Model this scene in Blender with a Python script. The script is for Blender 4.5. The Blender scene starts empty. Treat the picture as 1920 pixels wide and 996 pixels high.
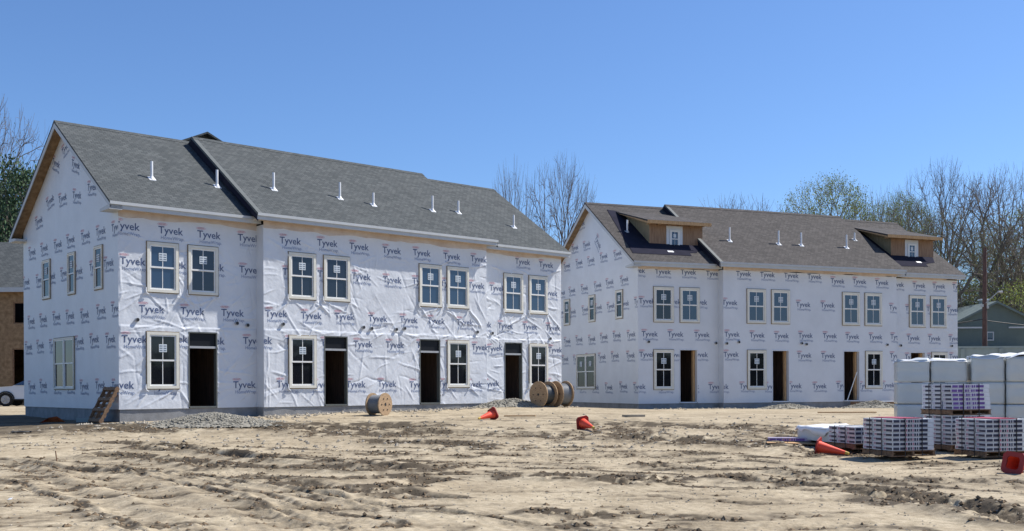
import bpy, bmesh, math, random
import numpy as np
from mathutils import Vector, Matrix, Euler

S = bpy.context.scene
COL = S.collection
R = math.radians
H = 1.5                                   # eye height above the near ground

# ------------------------------------------------------------------ camera, sky, sun, exposure
cam = bpy.data.objects.new('camera', bpy.data.cameras.new('camera'))
COL.objects.link(cam)
cam.data.sensor_width = 36.0
cam.data.lens = 36.0 * 1986.4 / 1920.0
cam.data.shift_y = (725.1 - 498.0) / 1920.0
cam.data.clip_end = 3000
cam.data.clip_start = 0.1
cam.matrix_world = Matrix.Translation((0, 0, H)) @ Matrix.Rotation(R(90), 4, 'X') @ Matrix.Rotation(-0.005, 4, 'Z')
S.camera = cam

SUN = Vector((0.778, 0.326, 1.0)).normalized()      # towards the sun
SUN_EL = math.asin(SUN.z); SUN_AZ = math.atan2(SUN.x, SUN.y)
world = bpy.data.worlds.new('World'); S.world = world
world.use_nodes = True
nt = world.node_tree
bg = nt.nodes['Background']
sky = nt.nodes.new('ShaderNodeTexSky')
sky.sky_type = 'NISHITA'; sky.sun_disc = False
sky.sun_elevation = SUN_EL; sky.sun_rotation = SUN_AZ
sky.air_density = 1.0; sky.dust_density = 0.3; sky.ozone_density = 5.0
tn = nt.nodes.new('ShaderNodeMix'); tn.data_type = 'RGBA'; tn.blend_type = 'MULTIPLY'; tn.inputs[0].default_value = 1
tn.inputs[7].default_value = (.97, 1.14, 1.38, 1)      # the clear spring sky is a purer blue than the model's
nt.links.new(sky.outputs[0], tn.inputs[6]); nt.links.new(tn.outputs[2], bg.inputs[0])
bg.inputs[1].default_value = 0.077
ld = bpy.data.lights.new('sun', 'SUN'); ld.energy = 5.0; ld.angle = R(0.53); ld.color = (1.0, 0.95, 0.88)
sun = bpy.data.objects.new('sun', ld); COL.objects.link(sun)
sun.rotation_euler = SUN.to_track_quat('Z', 'Y').to_euler()
S.view_settings.view_transform = 'Standard'; S.view_settings.look = 'None'
S.view_settings.exposure = 0.5; S.view_settings.gamma = 1.0
S.view_settings.use_curve_mapping = False

rng = np.random.default_rng(7)
random.seed(5)

# ------------------------------------------------------------------ numpy noise
_L = np.random.default_rng(11).random((256, 256))
def vnoise(x, y):
    x = np.asarray(x, float); y = np.asarray(y, float)
    xi = np.floor(x).astype(int); yi = np.floor(y).astype(int)
    fx = x - xi; fy = y - yi
    fx = fx * fx * (3 - 2 * fx); fy = fy * fy * (3 - 2 * fy)
    a = _L[xi & 255, yi & 255]; b = _L[(xi + 1) & 255, yi & 255]
    c = _L[xi & 255, (yi + 1) & 255]; d = _L[(xi + 1) & 255, (yi + 1) & 255]
    return (a * (1 - fx) + b * fx) * (1 - fy) + (c * (1 - fx) + d * fx) * fy - 0.5
def fbm(x, y, o=4, g=0.5):
    r = 0; a = 1; f = 1
    for i in range(o):
        r = r + a * vnoise(x * f + 17.3 * i, y * f + 5.1 * i); a *= g; f *= 2.03
    return r
def sstep(a, b, x):
    t = np.clip((np.asarray(x, float) - a) / (b - a), 0, 1); return t * t * (3 - 2 * t)

# ------------------------------------------------------------------ materials
def new_mat(name, rough=0.7, spec=0.3):
    m = bpy.data.materials.new(name); m.use_nodes = True
    n = m.node_tree; p = n.nodes['Principled BSDF']
    p.inputs['Roughness'].default_value = rough
    p.inputs['Specular IOR Level'].default_value = spec
    return m, n, p
def flat(name, c, rough=0.7, spec=0.3, var=0.12, scale=6.0, bump=0.0, bscale=40.0):
    """plain coloured surface with soft mottling"""
    m, n, p = new_mat(name, rough, spec)
    tc = n.nodes.new('ShaderNodeTexCoord')
    nz = n.nodes.new('ShaderNodeTexNoise'); nz.inputs['Scale'].default_value = scale
    nz.inputs['Detail'].default_value = 5; nz.inputs['Roughness'].default_value = 0.6
    n.links.new(tc.outputs['Object'], nz.inputs['Vector'])
    r = n.nodes.new('ShaderNodeValToRGB')
    r.color_ramp.elements[0].position = 0.3; r.color_ramp.elements[1].position = 0.7
    r.color_ramp.elements[0].color = tuple(x * (1 - var) for x in c) + (1,)
    r.color_ramp.elements[1].color = tuple(min(1, x * (1 + var)) for x in c) + (1,)
    n.links.new(nz.outputs[0], r.inputs[0]); n.links.new(r.outputs[0], p.inputs['Base Color'])
    if bump > 0:
        b = n.nodes.new('ShaderNodeBump'); b.inputs['Strength'].default_value = bump
        b.inputs['Distance'].default_value = 0.02
        n2 = n.nodes.new('ShaderNodeTexNoise'); n2.inputs['Scale'].default_value = bscale
        n2.inputs['Detail'].default_value = 4
        n.links.new(tc.outputs['Object'], n2.inputs['Vector'])
        n.links.new(n2.outputs[0], b.inputs['Height']); n.links.new(b.outputs[0], p.inputs['Normal'])
    return m
def wood(name, c1, c2, rough=0.75, sc=(1, 1, 1), wscale=6.0):
    m, n, p = new_mat(name, rough, 0.2)
    tc = n.nodes.new('ShaderNodeTexCoord'); mp = n.nodes.new('ShaderNodeMapping')
    mp.inputs['Scale'].default_value = sc
    nz = n.nodes.new('ShaderNodeTexNoise'); nz.inputs['Scale'].default_value = wscale; nz.inputs['Detail'].default_value = 6
    r = n.nodes.new('ShaderNodeValToRGB')
    r.color_ramp.elements[0].position = 0.32; r.color_ramp.elements[1].position = 0.68
    r.color_ramp.elements[0].color = c1 + (1,); r.color_ramp.elements[1].color = c2 + (1,)
    n.links.new(tc.outputs['Object'], mp.inputs['Vector']); n.links.new(mp.outputs[0], nz.inputs['Vector'])
    n.links.new(nz.outputs[0], r.inputs[0]); n.links.new(r.outputs[0], p.inputs['Base Color'])
    return m
def shingles(name, c1, c2):
    m, n, p = new_mat(name, 0.92, 0.15)
    tc = n.nodes.new('ShaderNodeTexCoord'); sx = n.nodes.new('ShaderNodeSeparateXYZ')
    cx = n.nodes.new('ShaderNodeCombineXYZ'); mu = n.nodes.new('ShaderNodeMath'); mu.operation = 'MULTIPLY'
    mu.inputs[1].default_value = 1.76
    n.links.new(tc.outputs['Object'], sx.inputs[0]); n.links.new(sx.outputs[0], cx.inputs[0])
    n.links.new(sx.outputs[2], mu.inputs[0]); n.links.new(mu.outputs[0], cx.inputs[1])
    br = n.nodes.new('ShaderNodeTexBrick')
    br.inputs['Scale'].default_value = 1.0; br.inputs['Brick Width'].default_value = 0.20
    br.inputs['Row Height'].default_value = 0.13; br.inputs['Mortar Size'].default_value = 0.007
    br.inputs['Mortar Smooth'].default_value = 0.3; br.inputs['Bias'].default_value = -0.1
    br.inputs['Color1'].default_value = c1 + (1,); br.inputs['Color2'].default_value = c2 + (1,)
    br.inputs['Mortar'].default_value = tuple(x * 0.45 for x in c1) + (1,)
    nz = n.nodes.new('ShaderNodeTexNoise'); nz.inputs['Scale'].default_value = 0.9; nz.inputs['Detail'].default_value = 8
    nz.inputs['Roughness'].default_value = 0.75
    n.links.new(tc.outputs['Object'], nz.inputs['Vector'])
    mx = n.nodes.new('ShaderNodeMix'); mx.data_type = 'RGBA'; mx.blend_type = 'MULTIPLY'; mx.inputs[0].default_value = 1
    rr = n.nodes.new('ShaderNodeValToRGB')
    rr.color_ramp.elements[0].position = 0.3; rr.color_ramp.elements[0].color = (.86, .86, .86, 1)
    rr.color_ramp.elements[1].position = 0.7; rr.color_ramp.elements[1].color = (1.10, 1.10, 1.10, 1)
    n.links.new(nz.outputs[0], rr.inputs[0])
    n.links.new(cx.outputs[0], br.inputs['Vector'])
    n.links.new(br.outputs[0], mx.inputs[6]); n.links.new(rr.outputs[0], mx.inputs[7])
    n.links.new(mx.outputs[2], p.inputs['Base Color'])
    b = n.nodes.new('ShaderNodeBump'); b.inputs['Strength'].default_value = 0.5; b.inputs['Distance'].default_value = 0.01
    n.links.new(br.outputs[1], b.inputs['Height']); b.invert = True
    n.links.new(b.outputs[0], p.inputs['Normal'])
    return m

M = {}
M['wrap'] = flat('house_wrap', (.625, .65, .685), 0.42, 0.4, 0.05, 1.2, 0.25, 14)
M['ink'] = flat('blue_ink', (.085, .115, .21), 0.5, 0.3, 0.15, 8)
M['ink2'] = flat('grey_blue_ink', (.22, .27, .40), 0.5, 0.3, 0.1, 8)
M['red_ink'] = flat('red_ink', (.55, .27, .32), 0.5, 0.3, 0.1, 8)
M['osb'] = wood('oriented_strand_board', (.19, .12, .065), (.33, .22, .125), 0.8, (1, 1, 1), 5)
M['osb_pale'] = wood('pale_sheathing', (.50, .41, .35), (.60, .53, .48), 0.8, (1, 1, 1), 3)
M['ply'] = wood('dark_plywood', (.23, .14, .09), (.34, .22, .14), 0.8, (6, 6, .8), 3)
M['ply_olive'] = wood('olive_plywood', (.25, .20, .12), (.36, .30, .19), 0.8, (6, 6, .8), 3)
M['timber'] = wood('timber', (.40, .24, .12), (.58, .38, .2), 0.8, (8, 8, 1), 4)
M['old_wood'] = wood('weathered_wood', (.15, .09, .055), (.28, .18, .11), 0.85, (4, 4, 4), 5)
M['reel_wood'] = wood('reel_wood', (.26, .175, .105), (.44, .31, .19), 0.8, (2, 2, 8), 5)
M['concrete'] = flat('concrete', (.24, .245, .25), 0.9, 0.15, 0.2, 3, 0.4, 30)
M['fascia'] = flat('fascia_metal', (.46, .48, .49), 0.5, 0.4, 0.05, 4)
M['soffit'] = flat('soffit_board', (.50, .42, .34), 0.7, 0.2, 0.2, 4)
M['felt'] = flat('roof_felt', (.028, .028, .042), 0.95, 0.03, 0.15, 2)
M['roof1'] = shingles('grey_shingles', (.070, .078, .080), (.106, .114, .114))
M['roof2'] = shingles('brown_shingles', (.070, .065, .062), (.104, .095, .090))
M['vinyl'] = flat('white_vinyl', (.74, .74, .72), 0.35, 0.5, 0.03, 5)
M['casing'] = flat('cream_casing', (.67, .65, .57), 0.5, 0.4, 0.06, 5)
M['tape'] = flat('tan_tape', (.24, .19, .13), 0.7, 0.2, 0.2, 7)
M['tape_white'] = flat('white_tape', (.75, .77, .8), 0.4, 0.4, 0.05, 7)
M['paper'] = flat('sticker_paper', (.62, .68, .72), 0.7, 0.2, 0.05, 9)
M['print'] = flat('sticker_print', (.16, .2, .25), 0.7, 0.2, 0.05, 9)
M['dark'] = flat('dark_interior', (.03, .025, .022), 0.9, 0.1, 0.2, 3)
M['inner'] = wood('interior_board', (.17, .12, .10), (.29, .205, .165), 0.9, (7, 7, .6), 2)
M['door_frame'] = flat('grey_door_frame', (.11, .12, .115), 0.6, 0.3, 0.1, 5)
M['pvc'] = flat('white_pvc', (.78, .79, .8), 0.4, 0.4, 0.03, 5)
M['black'] = flat('black_plastic', (.018, .018, .02), 0.5, 0.4, 0.1, 8)
M['cable'] = flat('black_cable', (.035, .042, .048), 0.45, 0.5, 0.2, 30)
M['metal'] = flat('grey_metal', (.35, .36, .37), 0.4, 0.6, 0.08, 9)
m, n, p = new_mat('window_glass', 0.04, 0.5)
p.inputs['Base Color'].default_value = (.018, .040, .085, 1); p.inputs['IOR'].default_value = 1.75
tc = n.nodes.new('ShaderNodeTexCoord'); nz = n.nodes.new('ShaderNodeTexNoise'); nz.inputs['Scale'].default_value = 1.4
b = n.nodes.new('ShaderNodeBump'); b.inputs['Strength'].default_value = 0.06; b.inputs['Distance'].default_value = 0.02
n.links.new(tc.outputs['Object'], nz.inputs['Vector']); n.links.new(nz.outputs[0], b.inputs['Height']); n.links.new(b.outputs[0], p.inputs['Normal'])
M['glass'] = m
m2_ = m.copy(); m2_.name = 'window_glass_dark'; m2_.node_tree.nodes['Principled BSDF'].inputs['Base Color'].default_value = (.009, .010, .014, 1)
m2_.node_tree.nodes['Principled BSDF'].inputs['IOR'].default_value = 1.5; M['glass_b'] = m2_
m3_ = m.copy(); m3_.name = 'window_glass_slate'; m3_.node_tree.nodes['Principled BSDF'].inputs['Base Color'].default_value = (.012, .016, .030, 1)
m3_.node_tree.nodes['Principled BSDF'].inputs['IOR'].default_value = 1.6; M['glass_c'] = m3_

M['dark_glass'] = flat('dark_glass', (.014, .015, .018), 0.35, 0.15, 0.1, 2)

# ------------------------------------------------------------------ mesh builder and object helpers
class MB:
    def __init__(s): s.v = []; s.f = []; s.m = []; s.s = []; s.n = 0
    def add(s, verts, faces, mi=0, smooth=False):
        verts = np.asarray(verts, float).reshape(-1, 3)
        o = s.n; s.v.append(verts); s.n += len(verts)
        s.f += [tuple(i + o for i in f) for f in faces]
        s.m += [mi] * len(faces); s.s += [smooth] * len(faces)
    def box(s, x0, x1, y0, y1, z0, z1, mi=0):
        x0, x1 = min(x0, x1), max(x0, x1); y0, y1 = min(y0, y1), max(y0, y1); z0, z1 = min(z0, z1), max(z0, z1)
        v = [(x0,y0,z0),(x1,y0,z0),(x1,y1,z0),(x0,y1,z0),(x0,y0,z1),(x1,y0,z1),(x1,y1,z1),(x0,y1,z1)]
        s.add(v, [(0,3,2,1),(4,5,6,7),(0,1,5,4),(1,2,6,5),(2,3,7,6),(3,0,4,7)], mi)
    def tube(s, pts, rad, seg=8, mi=0, caps=True, smooth=True):
        pts = [Vector(p) for p in pts]
        if not hasattr(rad, '__len__'): rad = [rad] * len(pts)
        rings = []; ax = None
        for i, p in enumerate(pts):
            t = (pts[min(i + 1, len(pts) - 1)] - pts[max(i - 1, 0)])
            t = t.normalized() if t.length > 1e-9 else Vector((0, 0, 1))
            if ax is None: ax = t.cross(Vector((0.31, 0.2, 0.93)) if abs(t.z) < .9 else Vector((1, 0, 0))).normalized()
            else:
                ax = (ax - t * ax.dot(t)); ax = ax.normalized() if ax.length > 1e-6 else t.orthogonal().normalized()
            bx = t.cross(ax)
            rings.append([tuple(p + (ax * math.cos(2*math.pi*k/seg) + bx * math.sin(2*math.pi*k/seg)) * rad[i]) for k in range(seg)])
        v = [q for r_ in rings for q in r_]; f = []
        for i in range(len(pts) - 1):
            for k in range(seg):
                k2 = (k + 1) % seg
                f.append((i*seg+k, i*seg+k2, (i+1)*seg+k2, (i+1)*seg+k))
        s.add(v, f, mi, smooth)
        if caps:
            s.add(rings[0], [tuple(reversed(range(seg)))], mi); s.add(rings[-1], [tuple(range(seg))], mi)
    def prism(s, prof, a, b, axis='x', mi=0):
        """closed profile (list of 2-tuples) extruded along an axis from a to b"""
        k = len(prof)
        def P(t, q):
            return {'x': (t, q[0], q[1]), 'y': (q[0], t, q[1]), 'z': (q[0], q[1], t)}[axis]
        v = [P(a, q) for q in prof] + [P(b, q) for q in prof]
        f = [tuple(range(k)), tuple(reversed(range(k, 2*k)))] + [(i, (i+1) % k + 0, (i+1) % k + k, i + k) for i in range(k)]
        s.add(v, [tuple(reversed(q)) for q in f], mi)
    def mesh(s, name, mats, fix=False):
        me = bpy.data.meshes.new(name)
        V = np.concatenate(s.v) if s.v else np.zeros((0, 3))
        me.from_pydata(V.tolist(), [], s.f)
        for m_ in mats: me.materials.append(m_)
        me.polygons.foreach_set('material_index', s.m); me.polygons.foreach_set('use_smooth', s.s)
        me.update()
        if fix:
            bm = bmesh.new(); bm.from_mesh(me); bmesh.ops.recalc_face_normals(bm, faces=bm.faces); bm.to_mesh(me); bm.free()
        return me
    def obj(s, name, mats, parent=None, loc=(0, 0, 0), fix=True, label=None, bevel=0):
        if not isinstance(mats, (list, tuple)): mats = [mats]
        o = bpy.data.objects.new(name, s.mesh(name, mats, fix)); COL.objects.link(o)
        o.location = loc; o.parent = parent
        if label: o['label'] = label
        if bevel:
            b_ = o.modifiers.new('bevel', 'BEVEL'); b_.width = bevel; b_.segments = 2; b_.limit_method = 'ANGLE'
        return o
def thing(name, label, cat, loc=(0, 0, 0), rz=0.0, group=None):
    o = bpy.data.objects.new(name, None); COL.objects.link(o); o.empty_display_size = 0.3
    o.location = loc; o.rotation_euler = (0, 0, rz)
    return tag(o, label, cat, group)
def tag(o, label, cat, group=None, kind=None):
    if label: o['label'] = label
    if cat: o['category'] = cat
    if group: o['group'] = group
    if kind: o['kind'] = kind
    return o
def copy_tree(o, parent=None):
    c = o.copy(); COL.objects.link(c); c.parent = parent
    for ch in list(o.children): copy_tree(ch, c)
    return c

# ------------------------------------------------------------------ the two rows: positions
B1 = dict(C=(-11.851, 31.945), th=R(48.593), z=H - .594)
B2 = dict(C=(5.527, 46.32), th=R(68.354), z=H - .742)
def dvec(B): return np.array([math.sin(B['th']), math.cos(B['th'])])
def svec(B): return np.array([-math.cos(B['th']), math.sin(B['th'])])
def loc2w(B, d, s): p_ = np.array(B['C']) + dvec(B) * d + svec(B) * s; return p_[0], p_[1]
def w2loc(B, x, y):
    D = dvec(B); Q = svec(B); dx = x - B['C'][0]; dy = y - B['C'][1]
    return dx * D[0] + dy * D[1], dx * Q[0] + dy * Q[1]

# ------------------------------------------------------------------ ground
def base_ground(x, y):
    x = np.asarray(x, float); y = np.asarray(y, float)
    z = .5 * sstep(22, 33, y)
    z = z + .22 * np.exp(-((x - 0.2) ** 2 / 22 + (y - 41) ** 2 / 16))
    z = z + .10 * np.exp(-((x + 5) ** 2 / 20 + (y - 36.5) ** 2 / 8))
    z = z + .15 * sstep(42, 52, y) * sstep(-14, -20, x)
    z = z - .12 * sstep(44, 52, y) * sstep(4, 10, x) * sstep(70, 60, y)
    z = z - .10 * sstep(-11, -15, x) * sstep(33, 27, y)
    z = z + 3.3 * sstep(64, 66.5, y) * sstep(14, 22, x)          # terrace beyond the retaining wall
    z = z + .06 * fbm(x / 6 + 3, y / 5, 3)
    return z
def ray(u, v):
    U = u - 960.; V = v - 725.1
    return (U - .005 * V) / 1986.4, -(V + .005 * U) / 1986.4
def hit(u, v, f=None):
    """where a line of sight meets the ground"""
    a, c = ray(u, v); y = 8.0
    while y < 70 and H + c * y > float((f or base_ground)(a * y, y)): y += 0.05
    return a * y, y
RUTS = [  # image polyline, half width (m), depth (m), dampness
    ([(0,862),(60,871),(170,884),(310,890)], .12, .07, .5),
    ([(205,835),(330,841),(430,856),(520,866),(640,873),(740,879)], .22, .10, 1.0),
    ([(260,845),(420,852),(540,868),(700,876)], .16, .07, .8),
    ([(200,857),(330,866),(420,880),(560,882),(700,884),(820,878)], .24, .10, 1.0),
    ([(480,900),(600,905),(720,898),(860,892),(1010,895),(1180,902)], .22, .09, .9),
    ([(560,915),(660,925),(740,918),(820,905)], .20, .08, 1.0),
    ([(180,806),(330,802),(470,801),(600,804),(760,800)], .55, .10, .9),
    ([(700,830),(800,832),(900,836)], .22, .07, .9),
    ([(560,860),(760,866),(960,870),(1100,878)], .14, .05, .4),
    ([(1120,795),(1240,800),(1400,803),(1500,812)], .45, .06, .6),
    ([(1180,822),(1290,828),(1400,833),(1440,838)], .35, .09, 1.0),
    ([(1230,875),(1330,884),(1440,884),(1520,893)], .18, .08, 1.0),
    ([(1290,862),(1420,868),(1560,878)], .12, .05, .5),
    ([(1380,900),(1500,912),(1640,920),(1760,940),(1920,985)], .20, .08, 1.0),
    ([(1500,892),(1660,903),(1760,908),(1860,906)], .20, .07, .8),
    ([(1640,930),(1800,955),(1920,968)], .25, .07, .9),
    ([(1160,908),(1200,905),(1250,902)], .2, .05, .9),
    ([(1020,965),(1060,968),(1110,966)], .12, .05, .9),
    ([(860,935),(760,925),(650,930)], .1, .05, .5),
    ([(30,872),(90,900),(170,935),(330,996)], .16, .05, .15),
    ([(130,872),(220,905),(300,935),(380,950)], .3, .06, .15),
    ([(300,900),(400,925),(470,955),(560,985)], .12, .04, .15),
    ([(560,930),(700,955),(860,968)], .1, .04, .4),
    ([(900,850),(1100,858),(1350,852)], .2, .05, .4),
    ([(600,815),(800,812),(1000,816),(1200,812)], .4, .05, .5),
    ([(1440,822),(1500,830),(1530,850),(1620,855)], .3, .04, .6),
    ([(1060,935),(1250,930),(1400,945),(1560,940)], .09, .03, .25),
    ([(1000,985),(1200,960),(1420,975),(1600,965)], .09, .03, .2),
    ([(0,900),(110,935),(190,965),(260,996)], .055, .03, .5),
    ([(40,858),(200,876),(420,925),(560,965),(650,996)], .05, .03, .5),
    ([(140,868),(330,895),(520,935),(700,975),(760,996)], .05, .025, .45),
    ([(330,885),(560,925),(780,955),(980,985)], .05, .03, .5),
    ([(1920,930),(1600,903),(1300,893),(1000,880),(800,868)], .06, .03, .8),
    ([(1920,955),(1620,925),(1300,912),(1040,902)], .05, .03, .7),
    ([(700,842),(1000,846),(1300,848),(1500,862)], .06, .03, .8),
    ([(150,846),(420,838),(700,848),(900,858)], .06, .03, .8),
]
def to_world(poly): return [hit(u, v) for u, v in poly]
RUTW = [(np.array(to_world(p_)), w_, d_, k_) for p_, w_, d_, k_ in RUTS]
def rut_field(x, y):
    """rut relief and dampness at points"""
    dz = np.zeros_like(x); wet_shade = np.zeros_like(x)
    wx = x + .22 * fbm(x / 1.1, y / 1.1, 3); wy = y + .35 * fbm(x / 1.3 + 40, y / 1.3, 3)
    for P_, w_, dp, k_ in RUTW:
        best = np.full(x.shape, 1e9); side = np.zeros_like(x)
        for i in range(len(P_) - 1):
            a = P_[i]; b_ = P_[i + 1]; ab = b_ - a; L2 = (ab ** 2).sum() + 1e-9
            t = np.clip(((wx - a[0]) * ab[0] + (wy - a[1]) * ab[1]) / L2, 0, 1)
            d_ = np.hypot(wx - a[0] - t * ab[0], wy - a[1] - t * ab[1])
            best = np.minimum(best, d_)
        q = best / w_
        dz += dp * (1 if k_ > .4 else .55) * (-np.exp(-q * q) + .6 * np.exp(-((q - 2.0) / .8) ** 2))
        wet_shade = np.maximum(wet_shade, k_ * np.exp(-(q / 1.9) ** 2))
    return dz, wet_shade
def ground_parts(x, y):
    z = base_ground(x, y)
    dz, wet_shade = rut_field(x, y)
    det = sstep(70, 45, y)
    blotch = sstep(.05, .45, fbm(x / 2.2 + 9, y / 2.6, 4) + .15) * sstep(34, 24, y)
    churn = np.clip(sstep(.35, 1.0, wet_shade) + .35 * blotch, 0, 1)
    z = z + dz * det
    z = z + det * (.012 * fbm(x / .8, y / .8, 3) + .03 * fbm(x / 2.4 + 5, y / 3.0, 2))
    lump = np.abs(fbm(x / .17, y / .17, 4, .6)) * 2
    z = z + det * (.003 + .060 * churn ** 1.2) * lump
    streak = sstep(.10, .34, fbm(x / 1.6 + 80, y / .35 + 4 + x * .12, 4)) * sstep(44, 30, y)
    z = z - det * .018 * streak
    # tyre tread pressed into the soft dry ground
    ang = .35
    u_ = x * math.cos(ang) + y * math.sin(ang)
    tread = (np.sin(u_ * 2 * np.pi / .17) > .2) * sstep(.08, .2, fbm(x / 2.5 + 30, y / 1.6 + 7, 2))
    z = z + det * .005 * tread * sstep(26, 20, y)
    fine = fbm(x / .28, y / .28, 4, .65)
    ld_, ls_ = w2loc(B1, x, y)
    shade = sstep(.6, -.4, ld_) * sstep(-10, -8, ld_) * sstep(-3.0, -2.2, ls_ + .35 * ld_ + .8 * fbm(x / 1.5, y / 1.5, 3))  # painted shade: soil darkened where the gable's shadow lies
    wet_shade_n = np.clip(wet_shade * (1.1 + 2.6 * fine) * 1.6 + .55 * streak * (.7 + 1.8 * fine) + .40 * sstep(.10, .36, fbm(x / 1.3 + 60, y / .9, 4)) * (.8 + 2.6 * fine) * sstep(42, 28, y) + .8 * shade, 0, 1)
    return z, wet_shade_n
ys = [-120, -60, -30, -12, -4, 1, 4]
y = 6.0
while y < 60: ys.append(y); y += .035 + .0025 * max(0, y - 9) + (.05 if y > 33 else 0)
ys += [62, 63.5, 64, 64.6, 65.2, 65.8, 66.4, 67, 70, 75, 85, 100, 130, 180, 260, 400, 700, 1200]
ys = np.array(ys)
cs = np.concatenate([[-40, -14, -6, -3, -1.8, -1.3], np.linspace(-1, 1, 760), [1.3, 1.8, 3, 6, 14, 40]])
YY, CC = np.meshgrid(ys, cs, indexing='ij')
XX = CC * (np.clip(np.abs(YY), 6, 90) * .56 + 1.2)
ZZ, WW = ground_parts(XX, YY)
nr, nc = XX.shape
me = bpy.data.meshes.new('ground')
me.vertices.add(nr * nc); me.vertices.foreach_set('co', np.stack([XX, YY, ZZ], -1).astype(np.float32).ravel())
idx = np.arange(nr * nc).reshape(nr, nc)
q = np.stack([idx[:-1, :-1], idx[:-1, 1:], idx[1:, 1:], idx[1:, :-1]], -1).reshape(-1, 4)
me.loops.add(len(q) * 4); me.loops.foreach_set('vertex_index', q.astype(np.int32).ravel())
me.polygons.add(len(q)); me.polygons.foreach_set('loop_start', (np.arange(len(q)) * 4).astype(np.int32))
me.polygons.foreach_set('use_smooth', np.ones(len(q), bool))
me.update(calc_edges=True)
at = me.attributes.new('wet_shade', 'FLOAT', 'POINT'); at.data.foreach_set('value', WW.astype(np.float32).ravel())  # rut dampness and soil streaks, plus the painted gable shade
gm, n, p = new_mat('bare_soil', 0.95, 0.15)
tc = n.nodes.new('ShaderNodeTexCoord'); aw = n.nodes.new('ShaderNodeAttribute'); aw.attribute_name = 'wet_shade'
def tex(scale, det=6, rough=.65, stretch=(1, 1, 1)):
    mp = n.nodes.new('ShaderNodeMapping'); mp.inputs['Scale'].default_value = stretch
    t = n.nodes.new('ShaderNodeTexNoise'); t.inputs['Scale'].default_value = scale; t.inputs['Detail'].default_value = det
    t.inputs['Roughness'].default_value = rough
    n.links.new(tc.outputs['Object'], mp.inputs[0]); n.links.new(mp.outputs[0], t.inputs['Vector']); return t
t1 = tex(.55, 7, .7); t2 = tex(7, 6, .7)
r1 = n.nodes.new('ShaderNodeValToRGB'); cr = r1.color_ramp
cr.elements[0].position = .32; cr.elements[0].color = (.305, .25, .17, 1)
cr.elements[1].position = .68; cr.elements[1].color = (.49, .42, .30, 1)
e = cr.elements.new(.5); e.color = (.40, .335, .235, 1)
n.links.new(t1.outputs[0], r1.inputs[0])
r2 = n.nodes.new('ShaderNodeValToRGB'); r2.color_ramp.elements[0].position = .3; r2.color_ramp.elements[0].color = (.66, .64, .60, 1)
r2.color_ramp.elements[1].position = .62; r2.color_ramp.elements[1].color = (1.06, 1.06, 1.06, 1)
n.links.new(t2.outputs[0], r2.inputs[0])
mx = n.nodes.new('ShaderNodeMix'); mx.data_type = 'RGBA'; mx.blend_type = 'MULTIPLY'; mx.inputs[0].default_value = 1
n.links.new(r1.outputs[0], mx.inputs[6]); n.links.new(r2.outputs[0], mx.inputs[7])
mw = n.nodes.new('ShaderNodeMix'); mw.data_type = 'RGBA'
t5 = tex(4.2, 9, .72); r5 = n.nodes.new('ShaderNodeValToRGB'); r5.color_ramp.elements[0].position = .565; r5.color_ramp.elements[1].position = .66
n.links.new(t5.outputs[0], r5.inputs[0]); t6 = tex(.5, 4, .6); r6 = n.nodes.new('ShaderNodeValToRGB'); r6.color_ramp.elements[0].position = .40; r6.color_ramp.elements[1].position = .60
n.links.new(t6.outputs[0], r6.inputs[0])
m5 = n.nodes.new('ShaderNodeMath'); m5.operation = 'MULTIPLY'; n.links.new(r5.outputs[0], m5.inputs[0]); n.links.new(r6.outputs[0], m5.inputs[1])
m6 = n.nodes.new('ShaderNodeMath'); m6.operation = 'MULTIPLY'; m6.inputs[1].default_value = .75; n.links.new(m5.outputs[0], m6.inputs[0])
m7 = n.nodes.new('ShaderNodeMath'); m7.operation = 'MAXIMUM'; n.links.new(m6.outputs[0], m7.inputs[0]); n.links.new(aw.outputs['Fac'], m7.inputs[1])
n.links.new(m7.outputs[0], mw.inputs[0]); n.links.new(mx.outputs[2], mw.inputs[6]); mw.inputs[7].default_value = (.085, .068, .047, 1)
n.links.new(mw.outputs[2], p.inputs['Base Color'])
bp = n.nodes.new('ShaderNodeBump'); bp.inputs['Strength'].default_value = .7; bp.inputs['Distance'].default_value = .03
t3 = tex(9, 7, .7); n.links.new(t3.outputs[0], bp.inputs['Height']); n.links.new(bp.outputs[0], p.inputs['Normal'])
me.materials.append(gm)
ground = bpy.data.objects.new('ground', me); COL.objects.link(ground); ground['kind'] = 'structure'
M['soil'] = gm
def gz(x, y):
    z, w = ground_parts(np.array([float(x)]), np.array([float(y)])); return float(z[0])
def ghit(u, v, dz=0.0):
    x, y = hit(u, v); return x, y, gz(x, y) + dz

# ------------------------------------------------------------------ lettering on the house wrap
def text_verts(body, size, maxlen=0.06, bold=0.0):
    cu = bpy.data.curves.new('lettering', 'FONT'); cu.body = body; cu.size = size; cu.resolution_u = 2
    cu.align_x = 'CENTER'; cu.align_y = 'CENTER'; cu.offset = bold
    o = bpy.data.objects.new('lettering', cu); COL.objects.link(o)
    bpy.context.view_layer.update()
    me_ = bpy.data.meshes.new_from_object(o.evaluated_get(bpy.context.evaluated_depsgraph_get()))
    bm = bmesh.new(); bm.from_mesh(me_)
    bmesh.ops.triangulate(bm, faces=bm.faces)
    for k in range(3):
        lg = [e_ for e_ in bm.edges if e_.calc_length() > maxlen]
        if not lg: break
        bmesh.ops.subdivide_edges(bm, edges=lg, cuts=1)
        bmesh.ops.triangulate(bm, faces=bm.faces)
    bpy.data.objects.remove(o); bpy.data.curves.remove(cu); bpy.data.meshes.remove(me_)
    v = np.array([w.co[:2] for w in bm.verts]); bm.verts.index_update()
    f = [tuple(w.index for w in fc.verts) for fc in bm.faces]
    bm.free()
    v[:, 0] -= (v[:, 0].min() + v[:, 0].max()) / 2
    return v, f
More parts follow.
